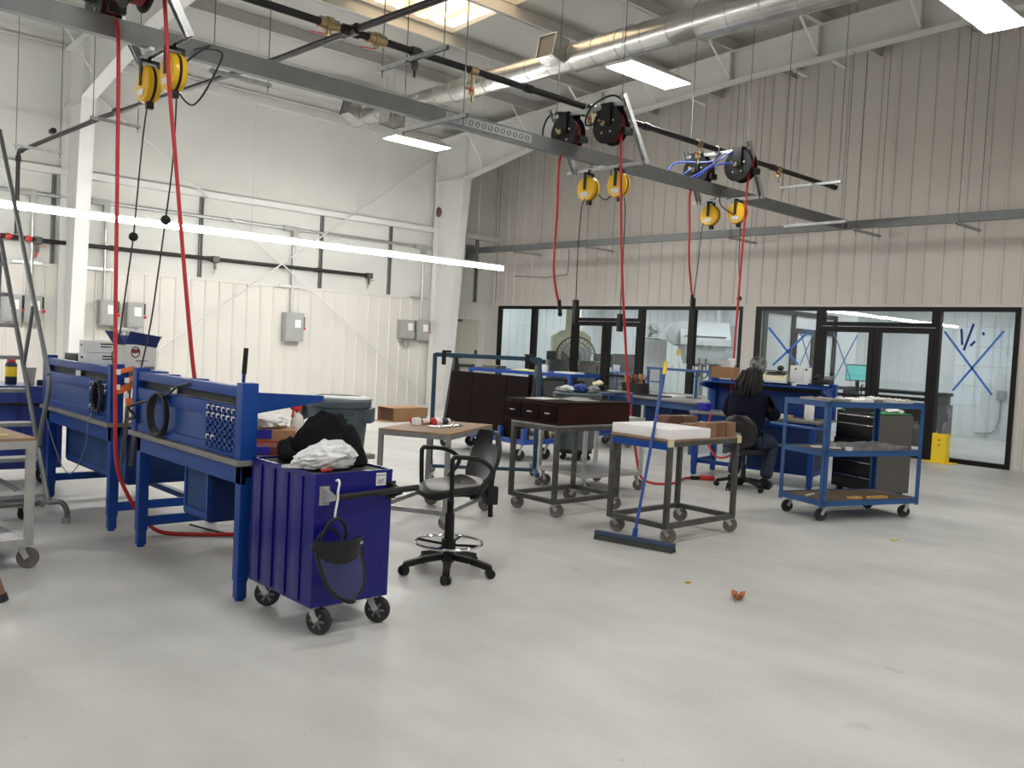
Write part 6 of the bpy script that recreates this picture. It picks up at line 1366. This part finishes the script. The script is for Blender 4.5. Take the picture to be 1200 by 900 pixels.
# milling machine with hood
MG = mat('dark machine grey', (.035, .036, .036), .5)
o = thing('milling_machine', 'cream enamelled machine with tall duct and dark base behind the left glazing', 'machine', (17.1, 16.25, 0), radians(-40))
MB().lim((-.62, -.45, 0), (.80, .45, 1.28), .02).build('machine_base', MG, o)
m = MB(); m.lim((-.55, -.35, 1.28), (.45, .35, 1.9), .03); m.prism([Vector(p) for p in ((-.55, -.35, 1.9), (.45, -.35, 1.9), (.25, -.35, 2.05), (-.35, -.35, 2.05))], (0, 0, 0), (0, .7, 0)); m.build('machine_head', CREAM, o)
MB().lathe([(.24, 2.0), (.21, 2.12), (.20, 2.6), (.20, 3.19)], 24).build('exhaust_duct', CREAM, o)
m = MB(); m.lim((-.3, -.37, 1.28), (.2, -.34, 1.55), .01); m.build('tool_opening', mat('dark olive recess', (.12, .12, .09), .6), o)
m = MB(); m.lim((-.7, -.47, 1.28), (-.45, -.30, 1.5), .01); m.lim((-.15, -.5, 1.15), (.15, -.44, 1.35), .01); m.build('control_box', BLACK, o)
m = MB(); m.lim((-.05, -.475, 1.12), (.9, -.455, 1.17)); m.build('red_guide', mat('dull red strip', (.16, .02, .02), .5), o, smooth=False)
# drum fan
o = thing('pedestal_fan', 'large wire-caged pedestal fan behind the left glazed doors', 'fan', (16.5, 15.55, 0), radians(-43))
c_ = Vector((0, 0, 1.40)); My = Matrix.Rotation(pi/2, 4, 'X'); m = MB()
for R_, yy in ((.50, 0), (.50, -.16), (.48, -.2), (.36, -.22), (.24, -.23), (.12, -.235), (.48, .08), (.36, .1), (.24, .11)): m.ring(c_ + Vector((0, yy, 0)), R_, .006 if R_ < .5 else .012, 40, 5, My)
for i in range(28):
    a = 2*pi*i/28; e = Vector((cos(a), 0, sin(a)))
    m.tube([c_ + e*.06 + Vector((0, -.235, 0)), c_ + e*.36 + Vector((0, -.22, 0)), c_ + e*.48 + Vector((0, -.2, 0)), c_ + e*.5 + Vector((0, -.16, 0)), c_ + e*.5, c_ + e*.36 + Vector((0, .1, 0))], .0035, 4)
m.build('fan_cage', mat('dark fan wire', (.05, .05, .05), .5, .4), o)
m = MB()
for i in range(3): a = 2*pi*i/3+.4; m.bar(c_ + Vector((.06*cos(a), -.06, .06*sin(a))), c_ + Vector((.44*cos(a), -.06, .44*sin(a))), .24, .006, up=(.35*sin(a), 1, -.35*cos(a)))
m.build('fan_blades', mat('grey fan blade', (.42, .43, .43), .45, .2), o)
m = MB(); m.cyl(c_ + Vector((0, -.1, 0)), c_ + Vector((0, .22, 0)), .09, 16); m.build('fan_motor', BLACK, o)
m = MB(); m.cyl((0, .14, .05), (0, .14, 1.40), .03, 12); m.lathe([(.32, 0), (.32, .03), (.05, .06)], 28, (0, .14, 0)); m.build('fan_stand', BLACK, o)
# desk, screens, blue cart behind the doors
o = thing('office_desk', 'dark grey desk with blue top behind the left glazed doors', 'desk', (18.5, 16.05, 0), radians(-40))
MB().lim((-.75, -.4, .96), (.75, .4, 1.0), .006).build('desk_top', BLUE, o); MB().lim((-.75, -.36, .45), (.75, -.33, .96)).build('modesty_panel', mat('desk grey', (.10, .10, .095), .5), o, smooth=False)
for sx in (-1, 1): MB().lim((sx*.7-.03, -.35, 0), (sx*.7+.03, .35, .96)).build('leg', mat('desk grey', (.1, .1, .1)), o, smooth=False)
def monitor(label, loc, rz, w0, h0, mt=BLACK, scr=INK):
    o = thing('computer_monitor', label, 'monitor', loc, rz)
    MB().lim((-w0/2, -.02, .12), (w0/2, .02, .12+h0), .008).build('monitor_case', mt, o); MB().lim((-w0/2+.02, -.023, .14), (w0/2-.02, -.02, .10+h0)).build('screen', scr, o, smooth=False)
    m = MB(); m.lim((-.03, .0, .01), (.03, .04, .15), .005); m.lim((-.12, -.08, 0), (.12, .1, .012), .004); m.build('monitor_stand', mt, o)
monitor('black monitor on the blue desk behind the left glazed doors', (18.55, 16.42, 1.0), radians(-45), .55, .36)
o = thing('server_cabinet', 'dark upright cabinet right of the black monitor behind the glass', 'cabinet', (19.9, 16.8, 0), radians(-43))
MB().lim((-.33, -.3, 0), (.33, .3, 1.50), .01).build('cabinet_body', MG, o); m = MB()
for k in range(3): m.lim((-.28+.19*k, -.306, .1), (-.12+.19*k, -.299, 1.46), .003)
m.build('cabinet_door', mat('dark door', (.05, .05, .052), .4), o)
solid('white_bottle', 'white bottle standing on the blue desk under the monitor', 'bottle', (18.2, 16.3, 1.0), (.08, .08, .26), WHTP, 0, bev=.03)
solid('white_carton', 'white carton on the blue desk beside the monitor stand', 'box', (18.7, 16.05, 1.0), (.05, .2, .2), WHT, 0)
o = thing('parts_rack', 'narrow blue rack with grey bars just inside the left glazed doors', 'rack', (16.4, 13.75, 0), radians(-43))
for sx in (-1, 1): MB().lim((sx*.24-.025, -.2, 0), (sx*.24+.025, .2, 1.1)).build('side_frame', BLUE, o, smooth=False)
for z in (.2, .45, .7, .85, 1.0): MB().lim((-.22, -.2, z), (.22, .2, z+.03)).build('shelf', GREYM if z > .5 else BLUE, o, smooth=False)
# white machines behind the middle panes
WM = mat('white machine enamel', (.66, .68, .69), .4, noise=.03, nscale=3)
o = thing('blast_cabinet', 'white bead blasting cabinet with sloped hood and hoses behind the glass', 'machine', (18.6, 13.2, 0), radians(-43))
m = MB(); m.prism([Vector(p) for p in ((-.62, -.40, 1.85), (.62, -.40, 1.85), (.70, .3, 1.85), (.66, .35, 2.35), (.35, .1, 2.42), (-.62, -.3, 2.40))], (0, 0, 0), (0, 0, 0.001)) if False else None
pr = [(-.45, 1.82), (-.45, 2.0), (-.12, 2.42), (.45, 2.42), (.45, 1.82)]
m.prism([Vector((-.62, y, z)) for y, z in pr], (0, 0, 0), (1.24, 0, 0)); m.build('hood', WM, o, smooth=False)
m = MB(); m.lathe([(.26, 0), (.27, .02), (.27, .45), (.05, .48)], 26, (-.64, .2, 2.10), M=Matrix.Rotation(pi/2, 4, 'X')); m.build('side_drum', WM, o)
m = MB(); m.prism([Vector(p) for p in ((-.55, -.42, 1.82), (.55, -.42, 1.82), (.35, -.3, 1.35), (-.35, -.3, 1.35))], (0, 0, 0), (0, .8, 0)); m.build('hopper', WM, o, smooth=False)
m = MB(); m.lim((-.52, -.47, 2.05), (.5, -.20, 2.06)); m.lim((-.64, -.47, 1.80), (.66, .46, 1.83)); m.build('window_edge', mat('grey seal', (.16, .17, .17), .5), o, smooth=False)
for sx in (-.3, 0, .25): MB().lim((sx-.04, -.2, 0), (sx+.04, .0, 1.36), .01).build('leg', mat('grey machine leg', (.25, .26, .26), .5), o)
m = MB()
for k, (a, b) in enumerate(((-.3, -.1), (-.12, .1), (.05, .3))): m.tube(spline([(a, -.36, 1.5), (a, -.45, 1.2), ((a+b)/2, -.48, 1.02), (b, -.42, 1.15), (b, -.36, 1.4)], 7), .018, 8)
m.build('hose_loops', mat('dark machine hose', (.06, .06, .06), .5), o)
MB().lim((-.25, -.47, 1.30), (.35, -.40, 1.38), .01).build('valve_manifold', MG, o)
m = MB(); m.lim((-.66, -.43, 1.55), (-.6, -.2, 1.7)); m.build('caution_label', YELP, o, smooth=False)
o = thing('dust_collector', 'tall white cylinder of the dust collector behind the blasting cabinet', 'machine', (20.9, 13.95, 0))
MB().lathe([(.36, 0), (.36, 2.9), (.34, 3.0), (.1, 3.05)], 30).build('collector_drum', WM, o); MB().lathe([(.372, 1.3), (.372, 1.36)], 30).build('clamp_band', mat('grey seal', (.16, .17, .17)), o)
o = thing('side_hood', 'white curved side hood right of the blasting cabinet', 'machine', (20.2, 12.85, 0), radians(-43))
m = MB(); m.prism([Vector(p) for p in ((-.5, 0, 1.75), (.55, 0, 1.75), (.5, 0, 1.85), (.1, 0, 2.05), (-.1, 0, 2.35), (-.45, 0, 2.4))], (0, -.3, 0), (0, .3, 0)); m.build('hood_shell', mat('grey white shell', (.45, .47, .48), .4), o, smooth=False); MB().lim((-.05, -.05, 0), (.05, .05, 1.75)).build('hood_post', WM, o, smooth=False)
o = thing('white_cabinet', 'plain white cabinet with a small fan on top behind the glass', 'cabinet', (18.2, 14.45, 0), radians(-43))
MB().lim((-.33, -.3, 0), (.33, .3, 1.93), .01).build('cabinet_body', WM, o); MB().lim((-.32, -.308, .05), (.32, -.3, 1.88), .003).build('cabinet_door', WM, o)
o = thing('box_fan', 'small round wire fan on top of the white cabinet', 'fan', (18.2, 14.45, 1.93), radians(-43))
c_ = Vector((-.02, 0, .20)); m = MB()
for R_ in (.19, .13, .07): m.ring(c_ + Vector((0, -.05, 0)), R_, .006, 28, 5, My)
for i in range(12): a = 2*pi*i/12; m.bar(c_ + Vector((.03*cos(a), -.06, .03*sin(a))), c_ + Vector((.19*cos(a), -.04, .19*sin(a))), .006, .006)
m.build('fan_cage', STEELG, o); m = MB()
for i in range(3): a = 2*pi*i/3; m.bar(c_ + Vector((.03*cos(a), 0, .03*sin(a))), c_ + Vector((.16*cos(a), 0, .16*sin(a))), .10, .004, up=(.4*sin(a), 1, -.4*cos(a)))
m.cyl(c_ + Vector((0, -.04, 0)), c_ + Vector((0, .1, 0)), .04, 12); m.build('fan_blades', mat('grey fan blade', (.22, .22, .22)), o); m = MB(); m.lim((-.24, -.1, 0), (.2, .1, .03), .005); m.bar((-.21, 0, .02), (-.21, 0, .2), .02, .02); m.build('fan_stand', STEELG, o)
# dark desk behind the right doors
DD = mat('dark brown desk', (.045, .038, .036), .45)
o = thing('office_desk', 'dark brown desk with side panel behind the right glazed doors', 'desk', (16.75, 7.35, 0), 0)
MB().lim((-.36, -.85, 1.06), (.36, 1.05, 1.12), .005).build('desk_top', INK, o); MB().lim((-.30, -.70, .12), (-.26, .95, .92)).build('modesty_panel', DD, o, smooth=False)
MB().lim((-.34, -.86, .28), (.34, -.82, .90)).build('side_panel', mat('dark grey panel', (.07, .07, .068), .5), o, smooth=False)
for y in (-.8, .95): MB().lim((-.28, y-.03, 0), (.28, y+.03, 1.06)).build('leg', DD, o, smooth=False)
for y in (-.25, .3): MB().lim((-.312, y-.015, .15), (-.30, y+.015, .9)).build('panel_strip', INK, o, smooth=False)
monitor('teal lit monitor on the dark desk behind the right glazed doors', (16.55, 8.10, 1.12), radians(-100), .5, .32, BLACK, mat('teal screen', (.05, .25, .24), .3, emit=(.10, .42, .40), estr=.9))
o = thing('wall_outlet', 'grey outlet box with conduit low on the wall behind the rightmost pane', 'outlet', (XR2, 7.3, .9))
MB().lim((-.08, -.09, 0), (-.02, .09, .22), .01).build('outlet_box', CBOX, o); MB().tube(spline([(-.05, .0, .0), (-.05, .02, -.5), (-.05, .15, -.75), (-.05, .5, -.8)], 6), .018, 8).build('outlet_conduit', CBOX, o)
# ------------------------------------------------------------------ lamps
def highbay(x, y, z, label, lx=1.3, ly=.46, group=None, wires=(-.6, .6)):
    o = thing('high_bay_light', label, 'light', (x, y, z), 0, group)
    h = MB(); h.lim((-lx/2, -ly/2, .006), (lx/2, ly/2, .05), .006); h.lim((-lx/2+.1, -ly/2+.06, .05), (lx/2-.1, ly/2-.06, .09), .01); h.build('housing', WHITEP, o)
    MB().lim((-lx/2+.012, -ly/2+.012, 0), (lx/2-.012, ly/2-.012, .006)).build('diffuser', LAMP, o, smooth=False)
    zr = roofz(y)-z-.012
    for s in wires:
        MB().cyl((s, 0, .09), (s, 0, zr), .004, 6).build('suspension_wire', GALV, o)
    return o
highbay(10.1, 3.80, 5.4, 'lit high bay light cut by the upper right edge of the photo')
highbay(9.65, 7.98, 5.4, 'lit rectangular high bay light hanging under the spiral duct', wires=(-.6, .63))
highbay(10.25, 14.15, 5.4, 'lit high bay light nearest the left wall, by the white column')
for x, y in ((10.0, -.3), (10, -4.5), (3, 3.8), (3, -.3), (3, -4.5), (-4, 11.6), (-4, 8), (-4, 3.8), (-4, -.3), (-4, -4.5)):
    highbay(x, y, 5.4, 'lit high bay light hanging from the roof behind the photographer', group='high bay lights out of view')
o = thing('strip_light', 'long continuous white strip light hung along the left wall', 'light', (0, 14.15, 3.2))
xs = [-6 + 2.33*i for i in range(9)]
for i in range(8):
    a, b = xs[i], xs[i+1]-.03
    MB().lim((a, -.05, -.03), (b, .05, .055), .02).build('tube', STRIPM, o)
MB().lim((xs[0], -.04, .055), (xs[8], .04, .085)).build('housing', WHITEP, o)
for x in (-4.5, -1, 2.5, 6.9, 11.9):
    MB().cyl((x, 0, .085), (x, 0, roofz(14.15)-3.212), .003, 6).build('suspension_wire', GALV, o)
